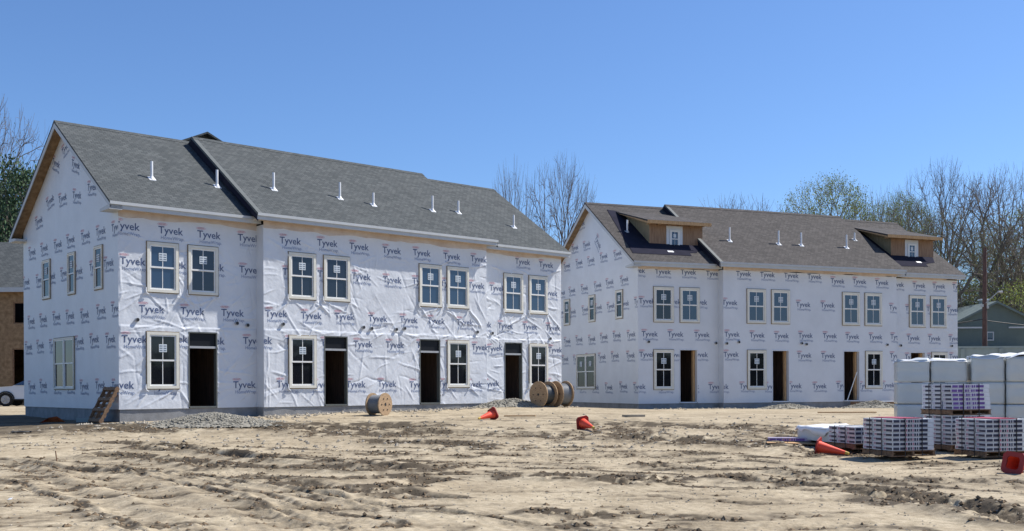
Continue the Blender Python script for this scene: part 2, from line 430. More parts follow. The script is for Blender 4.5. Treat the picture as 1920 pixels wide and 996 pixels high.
def scaled(t, w, cx, cy):
    v, f = t; v = v.copy(); k = w / (v[:, 0].max() - v[:, 0].min()); v *= k
    v[:, 0] += cx; v[:, 1] += cy - (v[:, 1].min() + v[:, 1].max()) / 2; return v, f
TY = scaled(text_verts('Tyvek', .37, .09, .004), .80, 0, 0)
HW = scaled(text_verts('HomeWrap.', .14, .12, .001), .76, .06, -.215)
DU = scaled(text_verts('DUPONT', .08, .2, .003), .22, -.27, .215)
a_ = np.linspace(0, 2 * np.pi, 17)[:-1]
OV = (np.concatenate([np.stack([-.27 + .16 * np.cos(a_), .215 + .040 * np.sin(a_)], 1), np.stack([-.27 + .148 * np.cos(a_), .215 + .031 * np.sin(a_)], 1)]),
      [t_ for k in range(16) for t_ in ((k, (k + 1) % 16, 16 + (k + 1) % 16), (k, 16 + (k + 1) % 16, 16 + k))])
WORD = [(TY, 1), (HW, 2), (DU, 3), (OV, 3)]

def clip_patch(v, f, x0, x1, z0, z1, holes, ztop=None):
    bm = bmesh.new(); vs = [bm.verts.new((a[0], 0, a[1])) for a in v]
    for t in f:
        try: bm.faces.new([vs[i] for i in t])
        except ValueError: pass
    def cut(co, no, clear):
        bmesh.ops.bisect_plane(bm, geom=bm.verts[:] + bm.edges[:] + bm.faces[:], plane_co=co, plane_no=no, clear_outer=clear)
    cut((x0, 0, 0), (-1, 0, 0), True); cut((x1, 0, 0), (1, 0, 0), True)
    cut((0, 0, z0), (0, 0, -1), True); cut((0, 0, z1), (0, 0, 1), True)
    for h in holes:
        for co, no in (((h[0], 0, 0), (1, 0, 0)), ((h[1], 0, 0), (1, 0, 0)), ((0, 0, h[2]), (0, 0, 1)), ((0, 0, h[3]), (0, 0, 1))):
            cut(co, no, False)
        dead = [fc for fc in bm.faces if h[0] < fc.calc_center_median().x < h[1] and h[2] < fc.calc_center_median().z < h[3]]
        bmesh.ops.delete(bm, geom=dead, context='FACES')
    if ztop:
        dead = [fc for fc in bm.faces if fc.calc_center_median().z > ztop(fc.calc_center_median().x)]
        bmesh.ops.delete(bm, geom=dead, context='FACES')
    bmesh.ops.triangulate(bm, faces=bm.faces)
    bm.verts.index_update()
    V = np.array([w.co[:] for w in bm.verts]).reshape(-1, 3); F = [tuple(w.index for w in fc.verts) for fc in bm.faces]
    bm.free(); return V[:, [0, 2]] if len(V) else np.zeros((0, 2)), F

def wrinkle_fn(x0, x1, holes, amp, seed, n_rand):
    """loose wrap: long soft creases, many starting at the corners of openings"""
    g = np.random.default_rng(seed); segs = []
    for h in holes:
        for cx, sg in ((h[0], -1), (h[1], 1)):
            for k in range(4):
                zz = h[2] - g.uniform(-.1, .15) if k < 3 else h[3] + .05
                an = g.uniform(.35, 1.25); L = g.uniform(.5, 1.5)
                sd = sg if g.random() < .75 else -sg
                dz = -1 if k < 3 else .35
                segs.append((cx, zz, cx + sd * L * math.sin(an), zz + dz * L * math.cos(an), g.uniform(.018, .035), g.uniform(.5, 1.2)))
    for k in range(n_rand):
        cx = g.uniform(x0, x1); cz = g.uniform(.05, 5.3); L = g.uniform(.3, 1.3)
        an = g.choice([g.normal(0, .2), g.normal(.8, .35), g.normal(-.8, .35)])
        if g.random() < .12: an = g.normal(1.5, .1)
        dx = math.cos(an) * L / 2; dz = -math.sin(an) * L / 2
        segs.append((cx - dx, cz - dz, cx + dx, cz + dz, g.uniform(.014, .035), g.uniform(.25, 1.0) * g.choice([1, 1, -1])))
    def f(x, z):
        x = np.asarray(x, float); z = np.asarray(z, float)
        wx = x + .10 * fbm(x / .7 + seed, z / .7, 2); wz = z + .10 * fbm(x / .7, z / .7 + seed, 2)
        h_ = .006 * fbm(x / .9 + seed, z / .5, 2) * 2 + .0032 * fbm(x / .13, z / .17 + seed, 2) * 2
        for ax, az, bx, bz, w, a in segs:
            dx = bx - ax; dz = bz - az; L2 = dx * dx + dz * dz
            t = ((wx - ax) * dx + (wz - az) * dz) / L2
            d_ = (-(wx - ax) * dz + (wz - az) * dx) / math.sqrt(L2)
            tt = np.clip(t, 0, 1)
            h_ = h_ + .021 * a * np.exp(-np.abs(d_ / w) ** 1.6) * np.clip(4 * tt * (1 - tt), 0, 1) ** .6 * (t > 0) * (t < 1)
        lap = 2.50 + .035 * fbm(x / .9 + seed * 3, x * 0, 3); h_ = h_ + .016 * sstep(lap + .02, lap - .02, z) * sstep(lap - .5, lap - .05, z)
        return h_ * amp
    return f
def lines(a, b, cuts, step):
    pts = sorted(set([a, b] + [c for c in cuts if a < c < b])); out = []
    for p0, p1 in zip(pts, pts[1:]):
        k = max(1, int(math.ceil((p1 - p0) / step))); out += [p0 + (p1 - p0) * i / k for i in range(k)]
    return np.array(out + [b])
def wrap_wall(mb, to3, x0, x1, ztop_rect, holes, words, fn, step, gable=None, out=1):
    """sheet in wall coordinates (x along, z up); to3 maps (x, out, z) to the local frame"""
    xs = lines(x0, x1, [c for h in holes for c in h[:2]], step); zs = lines(-.04, ztop_rect, [c for h in holes for c in h[2:]], step)
    X, Z = np.meshgrid(xs, zs, indexing='ij'); Dp = fn(X, Z)
    edge = np.minimum(np.minimum(X - x0, x1 - X) / .05, 1); edge = np.clip(edge, 0, 1)
    V = to3(X, Dp * edge, Z).reshape(-1, 3); k = len(zs)
    F = []
    xc = (xs[:-1] + xs[1:]) / 2; zc = (zs[:-1] + zs[1:]) / 2
    dead = np.zeros((len(xc), len(zc)), bool)
    for h in holes: dead |= ((xc > h[0]) & (xc < h[1]))[:, None] & ((zc > h[2]) & (zc < h[3]))[None, :]
    for i in range(len(xc)):
        for j in range(len(zc)):
            if not dead[i, j]: F.append((i*k+j, (i+1)*k+j, (i+1)*k+j+1, i*k+j+1))
    mb.add(V, F, 0, True)
    if gable:
        ts = np.linspace(0, 1, 24); Xg, Tg = np.meshgrid(xs, ts, indexing='ij')
        Zg = ztop_rect + Tg * (gable(Xg) - ztop_rect)
        Vg = to3(Xg, fn(Xg, Zg) * edge[:, :1], Zg).reshape(-1, 3); k = 24
        mb.add(Vg, [(i*k+j, (i+1)*k+j, (i+1)*k+j+1, i*k+j+1) for i in range(len(xs)-1) for j in range(23)], 0, True)
    zmax = 99 if gable else ztop_rect - .02
    for (wx, wz, tilt) in words:
        ca, sa = math.cos(tilt), math.sin(tilt)
        for (v, f), mi in WORD:
            v2 = np.stack([v[:, 0] * ca - v[:, 1] * sa + wx * out * 0 + 0, v[:, 0] * sa + v[:, 1] * ca], 1)
            v2[:, 0] = v2[:, 0] * out + wx; v2[:, 1] += wz       # out=-1: wall whose reading direction runs against x
            a0, a1, b0, b1 = v2[:, 0].min(), v2[:, 0].max(), v2[:, 1].min(), v2[:, 1].max()
            if a1 < x0 or a0 > x1 or b0 > zmax: continue
            hh = [h for h in holes if a1 > h[0] and a0 < h[1] and b1 > h[2] and b0 < h[3]]
            ff = f
            if hh or a0 < x0 or a1 > x1 or b1 > zmax or (gable and b1 > gable(np.array([a0, a1])).min()):
                v2, ff = clip_patch(v2, f, x0, x1, -.03, zmax, hh, gable)
            if not len(ff): continue
            d_ = fn(v2[:, 0], v2[:, 1]) + (.005 if mi == 1 else .0045)
            mb.add(to3(v2[:, 0], d_, v2[:, 1]), ff, mi, True)

# ------------------------------------------------------------------ windows and doors (master meshes, copied)
def ring(mb, w, h, b_, y0, y1, mi=0, z0=0):
    mb.box(-w/2, -w/2+b_, y0, y1, z0, z0+h, mi); mb.box(w/2-b_, w/2, y0, y1, z0, z0+h, mi)
    mb.box(-w/2+b_, w/2-b_, y0, y1, z0, z0+b_, mi); mb.box(-w/2+b_, w/2-b_, y0, y1, z0+h-b_, z0+h, mi)
def make_window(w, h, n=1, curls=True, sticker=True, slim=False, pane='glass'):
    """origin bottom middle, outside is -y"""
    c_ = .055 if slim else .085
    fl = MB(); ring(fl, w, h, .028, -.016, .0, 0)
    if curls:
        for sx in (-1, 1):
            pts = [(sx * (w/2 + .01) , -.03, .16), (sx * (w/2 + .025), -.045, .05), (sx * (w/2 - .0), -.055, -.03), (sx * (w/2 - .07), -.045, -.055)]
            fl.tube(pts, [.012, .02, .02, .012], 6, 1)
    cs_ = MB(); ring(cs_, w - .05, h - .05, c_, -.045, .03, 0, .025)
    parts = [('window', cs_, M['casing'])]
    iw = w - .05 - 2 * c_; ih = h - .05 - 2 * c_; zb = .025 + c_
    sash = MB(); gl = MB(); st = MB()
    uw = (iw - (n - 1) * .07) / n
    if n > 1: sash.box(-.035, .035, -.04, .03, zb, zb + ih)
    for k in range(n):
        cx = -iw/2 + uw/2 + k * (uw + .07); b_ = .04 if slim else .048
        for j, (za, zb2, yo) in enumerate(((zb + ih/2 - .02, zb + ih, -.022), (zb, zb + ih/2 + .02, -.006))):
            s2 = MB(); ring(s2, uw, zb2 - za, b_, yo, yo + .035, 0, za)
            for vv in s2.v: vv[:, 0] += cx
            sash.v += s2.v; o_ = sash.n; sash.f += [tuple(i + o_ for i in f) for f in s2.f]; sash.n += s2.n; sash.m += s2.m; sash.s += s2.s
            if not slim: sash.box(cx - .011, cx + .011, yo + .008, yo + .022, za + b_, zb2 - b_)
            gl.box(cx - uw/2 + b_ - .004, cx + uw/2 - b_ + .004, yo + .016, yo + .020, za + b_ - .004, zb2 - b_ + .004)
        if sticker:
            sw = min(.25, uw * .45); zc = zb + ih * .74
            st.box(cx - sw/2, cx + sw/2, -.020, -.0165, zc - .12, zc + .12, 0)
            for q_ in range(3):
                for r_ in range(2): st.box(cx - sw/2 + .02 + r_ * sw/2, cx - .015 + r_ * sw/2, -.0225, -.0200, zc - .09 + q_ * .07, zc - .055 + q_ * .07, 1)
    root = parts[0][1].obj('window', parts[0][2], None)
    fl.obj('flashing_tape', [M['tape'], M['tape_white']], root)
    sash.obj('sash', M['vinyl'], root); gl.obj('glass', M[pane], root)
    if sticker: st.obj('sticker', [M['paper'], M['print']], root)
    return root
MASTERS = {}
def place_window(kind, parent, d, y, z, rz=0.0):
    if kind not in MASTERS:
        MASTERS[kind] = make_window(*kind); o = MASTERS[kind]; o.parent = parent
    else: o = copy_tree(MASTERS[kind], parent)
    o.location = (d, y, z); o.rotation_euler = (0, 0, rz); return o
def make_door(root, d0, d1, ztop, y, transom, zoff, stud_side):
    w = d1 - d0
    fr = MB()
    for a, b_ in ((d0, d0 + .04), (d1 - .04, d1)): fr.box(a, b_, y - .015, y + .16, 0, ztop)
    fr.box(d0 + .04, d1 - .04, y - .015, y + .16, ztop - .04, ztop)
    fr.box(d0 + .04, d1 - .04, y - .02, y + .3, -.03, .02)
    dr = fr.obj('doorway', M['door_frame'] if transom else M['wrap'], root, (0, 0, zoff))
    if transom:
        t = MB(); t.box(d0 + .04, d1 - .04, y + .0, y + .07, 1.86, 1.93); t.obj('transom_bar', M['metal'], dr)
        t = MB(); t.box(d0 + .04, d1 - .04, y + .05, y + .06, 1.93, ztop - .04); t.obj('glass', M['dark_glass'], dr)
    # hallway behind the opening: floor, side boards, back board, studs
    hl = MB(); X0, X1 = d0 - .5, d1 + .7; Y0, Y1 = y + .17, y + 4.5
    hl.box(X0 - .1, X0, Y0, Y1, 0, 2.45); hl.box(X1, X1 + .1, Y0, Y1, 0, 2.45)
    hl.box(X0 - .1, X1 + .1, Y1, Y1 + .1, 0, 2.45); hl.box(X0 - .1, X1 + .1, Y0, Y1 + .1, 2.45, 2.55)
    hl.box(X0 - .1, X1 + .1, Y0, Y1 + .1, -.1, 0)
    hl.box(X0 - .1, d0 - .002, Y0 - .1, Y0 - .003, 0, 2.45); hl.box(d1 + .002, X1 + .1, Y0 - .1, Y0 - .003, 0, 2.45)
    hl.obj('hallway', M['inner'], dr)
    if stud_side:
        s_ = MB(); s_.box(d1 - .14, d1 - .045, y + .17, y + .30, 0.0, ztop - .05)
        s_.box(d0 + .30, d0 + .34, y + 1.2, y + 1.3, 0, 2.4)
        s_.obj('stud', M['timber'], dr)
    return dr

# ------------------------------------------------------------------ a row of townhouses under construction
W = 9.05; EZ = 6.18; RZ = 9.48; OH = .34; RO = .38; SL = (RZ - EZ) / (W / 2 + OH)
ROWS = [('A', 5.47), ('B', 4.43), ('C', 3.00), ('D', 2.09), ('E', .67)]
def RT(s): return EZ - .02 + (RZ - EZ + .02) / (W/2 + OH + .03) * (s + OH + .03)
def roof_z(s): return EZ + SL * (s + OH) if s < W / 2 else RZ - SL * (s - W / 2)
def townhouse(B, name, label, mroof, sections, p, wins, doors, words, gwords, gwins, holes_pipe, vents, wrinkled, transom, Z0=.5, dormers=()):
    root = thing(name, label, 'townhouses', (B['C'][0], B['C'][1], B['z'] - Z0), math.pi / 2 - B['th'])
    L = sections[-1][1]; zo = (0, 0, Z0)
    winrect = [(a + .04, b_ - .04, c + .04, d_ - .04) for a, b_, c, d_ in wins]
    doorrect = [(a + .0, b_, -.05, t) for a, b_, t in doors]
    # front walls, one sheet per section, with the lettering printed on it
    for si, (a, b_, off) in enumerate(sections):
        mb = MB(); hs = [h for h in winrect + doorrect if a < (h[0] + h[1]) / 2 < b_]
        amp = wrinkled[si]
        fn = wrinkle_fn(a, b_, hs, amp, 30 + si * 7 + int(B['C'][0]), int(34 * (b_ - a))) if amp > 0 else (lambda x, z: .004 * fbm(x / .9, z / .7, 2) * np.ones_like(x))
        to3 = lambda x, o_, z, off=off: np.stack([x, -off - o_, z], -1)
        wd = [w_ for w_ in words if a - .2 < w_[0] < b_ + .2]
        wrap_wall(mb, to3, a, b_, 5.93, hs, wd, fn, .028 if amp > .3 else .15)
        if si == 1:      # return face where the middle of the row steps forward
            mb.add([(a, -off, -.04), (a, 0, -.04), (a, 0, 5.93), (a, -off, 5.93)], [(0, 3, 2, 1)], 0)
            mb.add([(b_, -off, -.04), (b_, 0, -.04), (b_, 0, 5.93), (b_, -off, 5.93)], [(0, 1, 2, 3)], 0)
        mb.obj('wrapped_wall', [M['wrap'], M['ink'], M['ink2'], M['red_ink']], root, zo, fix=False)
        # bare sheathing showing above the wrap, its lower edge ragged
        st = MB(); xs = np.arange(a, b_ + .01, (b_ - a) / max(2, int((b_ - a) / .25)))
        lo = (5.84 if B is B1 else 5.93) + .06 * fbm(xs / .8 + si, xs * 0, 3) * 2
        v = [(x_, -off - .014, z_) for x_, z_ in zip(xs, lo)] + [(x_, -off - .014, 5.985 + (.07 if si == 1 else 0)) for x_ in xs]; k = len(xs)
        v += [(x_, -off + .01, z_) for x_, z_ in zip(xs, lo)]
        st.add(v, [(i, i+1, k+i+1, k+i) for i in range(k-1)] + [(i+1, i, 2*k+i, 2*k+i+1) for i in range(k-1)])
        st.obj('bare_sheathing', M['osb_pale'], root, zo, fix=False)
    # gable wall: reading direction runs from the back (large s) to the front (s=0)
    gz_ = lambda s: np.where(s < W / 2, EZ - .11 + SL * (s + OH), RZ - .11 - SL * (s - W / 2))
    ghole = [(a + .04, b_ - .04, c + .04, d_ - .04) for a, b_, c, d_ in gwins]
    mb = MB(); fn = lambda x, z: .006 * fbm(x / .8 + 5, z / .6, 3) * np.ones_like(x)
    wrap_wall(mb, lambda x, o_, z: np.stack([-o_, x, z], -1), 0, W, 5.93, ghole, gwords, fn, .12, gable=gz_, out=-1)
    mb.obj('wrapped_wall', [M['wrap'], M['ink'], M['ink2'], M['red_ink']], root, zo, fix=False)
    ot = MB(); ot.add([(0, W, -.04), (L, W, -.04), (L, W, 6.0), (0, W, 6.0)], [(3, 2, 1, 0)])
    ot.add([(L, 0, -.04), (L, W, -.04), (L, W, 6.0), (L, W/2, 9.35), (L, 0, 6.0)], [(0, 1, 2, 3, 4)])
    ot.obj('wrapped_wall', [M['wrap']], root, zo, fix=False)
    # foundation
    fo = MB()
    for a, b_, off in sections: fo.box(a + (.03 if a == 0 else .0), b_ - .002, -off + .03, W - .03 - off, -1.2, -.03)
    fo.obj('foundation', M['concrete'], root, zo)
    # windows
    for a, b_, c, d_ in wins:
        off = [s_[2] for s_ in sections if s_[0] < (a + b_) / 2 < s_[1]][0]
        place_window((round(b_ - a, 2), round(d_ - c, 2), 1, B is B1, True, False, 'glass_b' if c < 2 else ('glass_c' if (B is B1 and 2 < a < 8) or (B is B2 and a < 1) else 'glass')), root, (a + b_) / 2, -off - .006, c + Z0)
    for k, (a, b_, c, d_) in enumerate(gwins):
        wide = (b_ - a) > 1.5
        place_window((round(b_ - a, 2), round(d_ - c, 2), 2 if wide else 1, False, B is B2 or not wide, True, 'glass_b'), root, -.008, (a + b_) / 2, c + Z0, -math.pi / 2)
    for a, b_, t in doors:
        off = [s_[2] for s_ in sections if s_[0] < (a + b_) / 2 < s_[1]][0]
        make_door(root, a, b_, t, -off, transom, Z0, not transom)
    # small exhaust pipes through the wrap
    for d_, z_ in holes_pipe:
        off = [s_[2] for s_ in sections if s_[0] < d_ < s_[1]][0]
        e_ = MB(); e_.tube([(0, .02, 0), (0, -.07, 0)], .062, 14, 0); e_.tube([(0, -.0702, 0), (0, -.072, 0)], .052, 14, 1)
        e_.obj('exhaust_pipe', [M['metal'], M['black']], root, (d_, -off, z_ + Z0))
    # roofs
    roofs = []
    ext = [(-RO, sections[0][1]), (sections[1][0] - .38, sections[1][1] + .30), (sections[2][0], L + .2)]
    for si, ((a, b_, off), (ra, rb)) in enumerate(zip(sections, ext)):
        r_ = MB(); t = .07
        prof = [(-OH - .03, EZ - .02), (W/2, RZ), (W + OH + .03, EZ - .02), (W + OH + .03, EZ - .02 - t), (W/2, RZ - t), (-OH - .03, EZ - .02 - t)]
        cutd = []
        r_.prism(prof, ra, rb, 'x', 0)
        ro = r_.obj('roof', mroof, root, (0, -off, Z0 + (.07 if si == 1 else 0))); roofs.append((ro, off))
        # ridge cap
        rc = MB(); rc.prism([(W/2 - .17, RZ - SL*.17 + .018), (W/2, RZ + .022), (W/2 + .17, RZ - SL*.17 + .018), (W/2 + .17, RZ - SL*.17 - .0), (W/2, RZ - .03), (W/2 - .17, RZ - SL*.17 - .0)], ra, rb, 'x', 0)
        rc.obj('ridge_cap', mroof, ro)
        # fascia and soffit along the eaves
        fa = MB(); fa.box(ra + .002, rb - .002, -OH, -OH + .025, EZ - .22, EZ - .05 - .03)
        fa.prism([(-OH - .035, EZ - .005), (-OH - .035, EZ - .095), (-OH - .003, EZ - .095), (-OH - .003, EZ - .03)], ra, rb, 'x', 0)
        fa.obj('fascia', M['fascia'], ro)
        fa = MB(); fa.box(ra + .002, rb - .002, W + OH - .025, W + OH, EZ - .22, EZ - .09); fa.obj('fascia', M['fascia'], ro)
        so = MB(); so.box(ra + .01, rb - .01, -OH + .027, -.002, EZ - .20, EZ - .185); so.obj('soffit', M['soffit'], ro)
        # rake boards down both slopes at each end
        ends = [(ra, 1)] + ([(rb, -1)] if si != 0 else [])
        dk = .17 if si != 1 else .34
        for e0, sg in ends:
            for s0, z0, s1, z1 in ((-OH, EZ, W/2, RZ), (W + OH, EZ, W/2, RZ)):
                v = [(e0, s0, z0 - .075), (e0, s1, z1 - .075), (e0, s1, z1 - .075 - dk), (e0, s0, z0 - .075 - dk * (.75 if si != 1 else .6))]
                v = [(x_ + sg * .004, y_, z_) for x_, y_, z_ in v]; v2 = [(x_ + sg * .026, y_, z_) for x_, y_, z_ in v]
                rk = MB(); rk.add(v + v2, [(0,1,2,3), (7,6,5,4), (0,4,5,1), (1,5,6,2), (2,6,7,3), (3,7,4,0)]); rk.obj('rake_board', M['fascia'] if si != 1 else M['felt'], ro)
        if si == 1:      # black flashing along the step in the roof
            fl = MB(); q0 = ra - .004
            v = [(q0, -OH - .03, EZ + .035), (q0, W/2, RZ + .045), (q0, W/2, RZ - .1), (q0, -OH - .03, EZ - .1)]
            v2 = [(q0 + .02 + .14, y_, z_ + (.0)) for x_, y_, z_ in v[:2]] 
            fl.add([(q0, -OH-.03, EZ-.012), (q0, W/2, RZ+.008), (q0+.16, W/2, RZ+.008), (q0+.16, -OH-.03, EZ-.012), (q0, -OH-.03, EZ-.1), (q0, W/2, RZ-.08)], [(0, 3, 2, 1), (0, 1, 5, 4)])
            fl.obj('step_flashing', M['door_frame'], ro, fix=False)
    # rake soffit: the boards under the gable overhang, tan plywood
    rs = MB()
    for s0, s1 in ((-OH, W/2), (W + OH, W/2)):
        z0, z1 = EZ - .115, RZ - .115
        rs.add([(-RO + .03, s0, z0), (-RO + .03, s1, z1), (-.002, s1, z1), (-.002, s0, z0)], [(0,1,2,3)])
        rs.add([(-RO + .03, s0, z0 + .02), (-RO + .03, s1, z1 + .02), (-.002, s1, z1 + .02), (-.002, s0, z0 + .02)], [(3,2,1,0)])
    rs.obj('rake_soffit', M['osb'], root, zo, fix=False)
    # boxed returns at the foot of the gable
    for s0, sg in ((-OH, 1), (W + OH, -1)):
        bx = MB(); prof = [(s0, EZ - .24), (s0 + sg * .75, EZ - .24), (s0 + sg * .75, EZ - .16), (s0, EZ - .10)]
        bx.prism(prof, -RO - .02, -.003, 'x', 0)
        bx.obj('cornice_return', M['fascia'], root, zo)
    # plumbing vents
    for (d_, s_, hh, dark) in vents:
        ri = 0
        for k, (ra, rb) in enumerate(ext):
            if ra <= d_ <= rb: ri = k
        ro, off = roofs[ri]; sl = s_ + off; z_ = RT(sl)
        v_ = MB(); v_.tube([(0, 0, -.1), (0, 0, hh + .06)], .042, 10, 0)
        ang = math.atan(SL); ca, sa = math.cos(ang), math.sin(ang)
        pl = [(-.11, -.12 * ca, -.12 * sa + .02), (.11, -.12 * ca, -.12 * sa + .02), (.11, .10 * ca, .10 * sa + .02), (-.11, .10 * ca, .10 * sa + .02)]
        v_.add(pl + [(x_, y_, z2 - .02) for x_, y_, z2 in pl], [(0, 1, 2, 3), (0, 4, 5, 1), (1, 5, 6, 2), (3, 2, 6, 7), (0, 3, 7, 4)], 1)
        v_.tube([(0, 0, -.03), (0, 0, .08)], [.09, .05], 12, 1)
        v_.obj('vent_pipe', [M['pvc'], M['fascia'] if dark else M['pvc']], ro, (d_, sl, z_))
    for dm in dormers: dormer(root, roofs, zo, mroof, *dm)
    return root, roofs

def dormer(root, roofs, zo, mroof, d0, d1, s0, off, feltpoly, wx, olive):
    """shed dormer: bare plywood walls, low roof, small window in its own patch of wrap"""
    Rz = lambda s: RT(s + off)
    zt = 8.20; sl = .27; sf = s0 - .42; e0, e1 = d0 - (.32 if olive else .58), d1 + .08
    KS = RT(1) - RT(0); meet = (zt - RT(0) - sl * s0) / (KS - sl)
    w = MB()
    w.add([(d0, s0, Rz(s0) - .1), (d1, s0, Rz(s0) - .1), (d1, s0, zt), (d0, s0, zt)], [(0, 1, 2, 3)], 0)
    for d_, o_ in ((d0, 1), (d1, 0)):
        f = [(d_, s0, Rz(s0) - .1), (d_, s0, zt), (d_, meet, zt + sl * (meet - s0)), ]
        w.add(f, [(0, 1, 2) if d_ == d0 else (2, 1, 0)], 1 if d_ == d0 else 0)
    dm = w.obj('dormer', [M['ply'], M['ply_olive']], root, zo, fix=False)
    r_ = MB(); z0 = zt + .03 + sl * (sf - s0); m2 = meet + .15; z1 = zt + .03 + sl * (m2 - s0)
    r_.prism([(sf, z0 + .06), (m2, z1 + .06), (m2, z1), (sf, z0)], e0, e1, 'x', 0)
    r_.obj('dormer_roof', mroof, dm)
    t = MB(); t.box(e0 + .003, e1 + .12, sf - .035, sf - .003, z0 - .10, z0 + .05)
    t.prism([(sf, z0 - .02), (m2 - .3, z1 - .05 - .02), (m2 - .3, z1 - .10), (sf, z0 - .10)], e0 + .003, e0 + .035, 'x', 0)
    t.prism([(sf, z0 - .02), (m2 - .3, z1 - .05 - .02), (m2 - .3, z1 - .10), (sf, z0 - .10)], e1 - .035, e1 - .003, 'x', 0)
    for k in range(6):
        x_ = e0 + .2 + k * (e1 - e0 - .4) / 5
        t.box(x_ - .02, x_ + .02, sf, s0 - .003, z0 - .1, z0 - .03)
    t.obj('dormer_fascia', M['timber'], dm)
    p_ = MB(); p_.box(wx - .42, wx + .42, s0 - .012, s0 - .002, 6.83, 8.02, 0)
    p_.box(wx - .36, wx + .36, s0 - .06, s0 - .012, Rz(s0) - .34, Rz(s0) - .02, 0)
    p_.obj('wrap_patch', M['wrap'], dm)
    wn = MB(); ring(wn, .52, .86, .07, s0 - .05, s0 - .013, 0, 6.98); ring(wn, .38, .39, .035, s0 - .04, s0 - .012, 0, 7.05 ); ring(wn, .38, .37, .035, s0 - .045, s0 - .012, 0, 7.41)
    wn.box(-.2, .2, s0 - .03, s0 - .025, 7.04, 7.79, 1); wn.box(-.07, .07, s0 - .033, s0 - .0305, 7.5, 7.66, 2)
    wn.box(-.008, .008, s0 - .036, s0 - .0305, 7.08, 7.76, 0)
    o = wn.obj('dormer_window', [M['vinyl'], M['glass'], M['paper']], dm, (wx, 0, 0))
    # felt left bare round the dormer, with a ragged lower edge
    fp = MB(); up = .02
    v = [(a, b_, Rz(b_) + up) for a, b_ in feltpoly]; v += [(x_, y_, z_ - .012) for x_, y_, z_ in v]; k = len(feltpoly)
    fp.add(v, [tuple(range(k))] + [(i, (i + 1) % k, (i + 1) % k + k, i + k) for i in range(k)])
    fo = fp.obj('roof_felt', M['felt'], dm, fix=False)
    sc = MB(); sx = (d0 - .25 if olive else d0 + .2)
    for (x_, y_, l_) in ((feltpoly[1][0] + 1.9, feltpoly[1][1] + (.2 if olive else .05), .3),):
        sc.add([(x_, y_, Rz(y_) + .03), (x_ + l_, y_, Rz(y_) + .03), (x_ + l_, y_ + .12, Rz(y_ + .12) + .03), (x_, y_ + .12, Rz(y_ + .12) + .03)], [(0, 1, 2, 3)])
    sc.obj('felt_scrap', M['pvc'], dm, fix=False)

def word_rows(L, phases, g):
    out_ = []
    for (nm, z), (x0, st) in zip(ROWS, phases):
        x = x0
        while x < L + .3: out_.append((x + g.normal(0, .03), z + g.normal(0, .012), g.normal(0, .008))); x += st
    return out_
def gable_words(phases, extra, g):
    out_ = []
    for (nm, z), (x0, st) in zip(ROWS, phases):
        x = x0
        while x < W + .3: out_.append((x + g.normal(0, .05), z + g.normal(0, .02), g.normal(0, .015))); x += st
    return out_ + extra

g1 = np.random.default_rng(21)
UP = (3.54, 5.13); LO = (.56, 2.36)
row_1, roofs_1 = townhouse(
    B1, 'townhouse_row', 'nearer white house-wrapped townhouse row with plain grey shingle roof and transoms over its doorways', M['roof1'],
    [(0, 4.58, 0), (4.58, 14.1, .47), (14.1, 18.56, 0)], .47,
    [(.85, 1.90) + UP, (2.18, 3.23) + UP, (.83, 1.90) + LO, (5.47, 6.55) + UP, (6.82, 7.90) + UP, (10.85, 11.92) + UP, (12.14, 13.22) + UP,
     (5.47, 6.55) + LO, (12.13, 13.22) + LO, (15.36, 16.42) + UP, (16.71, 17.77) + UP, (16.70, 17.78) + LO],
    [(2.20, 3.18, 2.38), (6.85, 7.79, 2.36), (10.88, 11.83, 2.36), (15.41, 16.36, 2.36)],
    word_rows(14.2, [(.25, 1.345), (.41, 1.32), (1.03, 1.335), (.45, 1.335), (.10, 1.335)], g1) +
    [(16.41, 5.6, 0), (17.71, 5.57, 0), (15.05, 4.46, 0), (17.95, 4.42, 0), (15.47, 2.98, 0), (16.8, 2.99, 0), (18.08, 2.99, 0), (14.9, 2.07, .12), (18.2, 2.08, 0), (14.72, .68, .05), (18.1, .7, 0)],
    gable_words([(.1, 1.33), (.72, 1.33), (.18, 1.35), (.75, 1.3), (.2, 1.33)],
                [(5.5, 8.25, -.35), (4.5, 8.62, .3), (3.6, 7.9, -.3), (6.1, 7.05, .2), (4.85, 6.97, .05), (3.5, 6.88, -.15), (2.15, 6.95, -.1), (7.3, 6.5, .1)], g1),
    [(6.07, 6.93, 3.70, 5.09), (3.63, 4.37, 3.69, 5.10), (1.22, 1.96, 3.68, 5.08), (3.74, 5.76, .56, 2.33)],
    [(.56, 2.69), (3.85, 2.70), (4.23, 2.65), (5.27, 2.70), (8.43, 2.70), (8.77, 2.67), (9.83, 2.67), (10.19, 2.72), (13.6, 2.69), (14.75, 2.70), (17.89, 2.57)],
    [(1.61, 1.35, .50, 0), (3.88, 1.4, .50, 0), (5.72, .9, .52, 0), (8.36, .88, .52, 0), (9.68, .7, .40, 0), (12.53, .88, .52, 0), (13.9, 1.0, .42, 0), (17.0, 1.2, .45, 0)],
    [1.0, 1.0, 1.15], True)
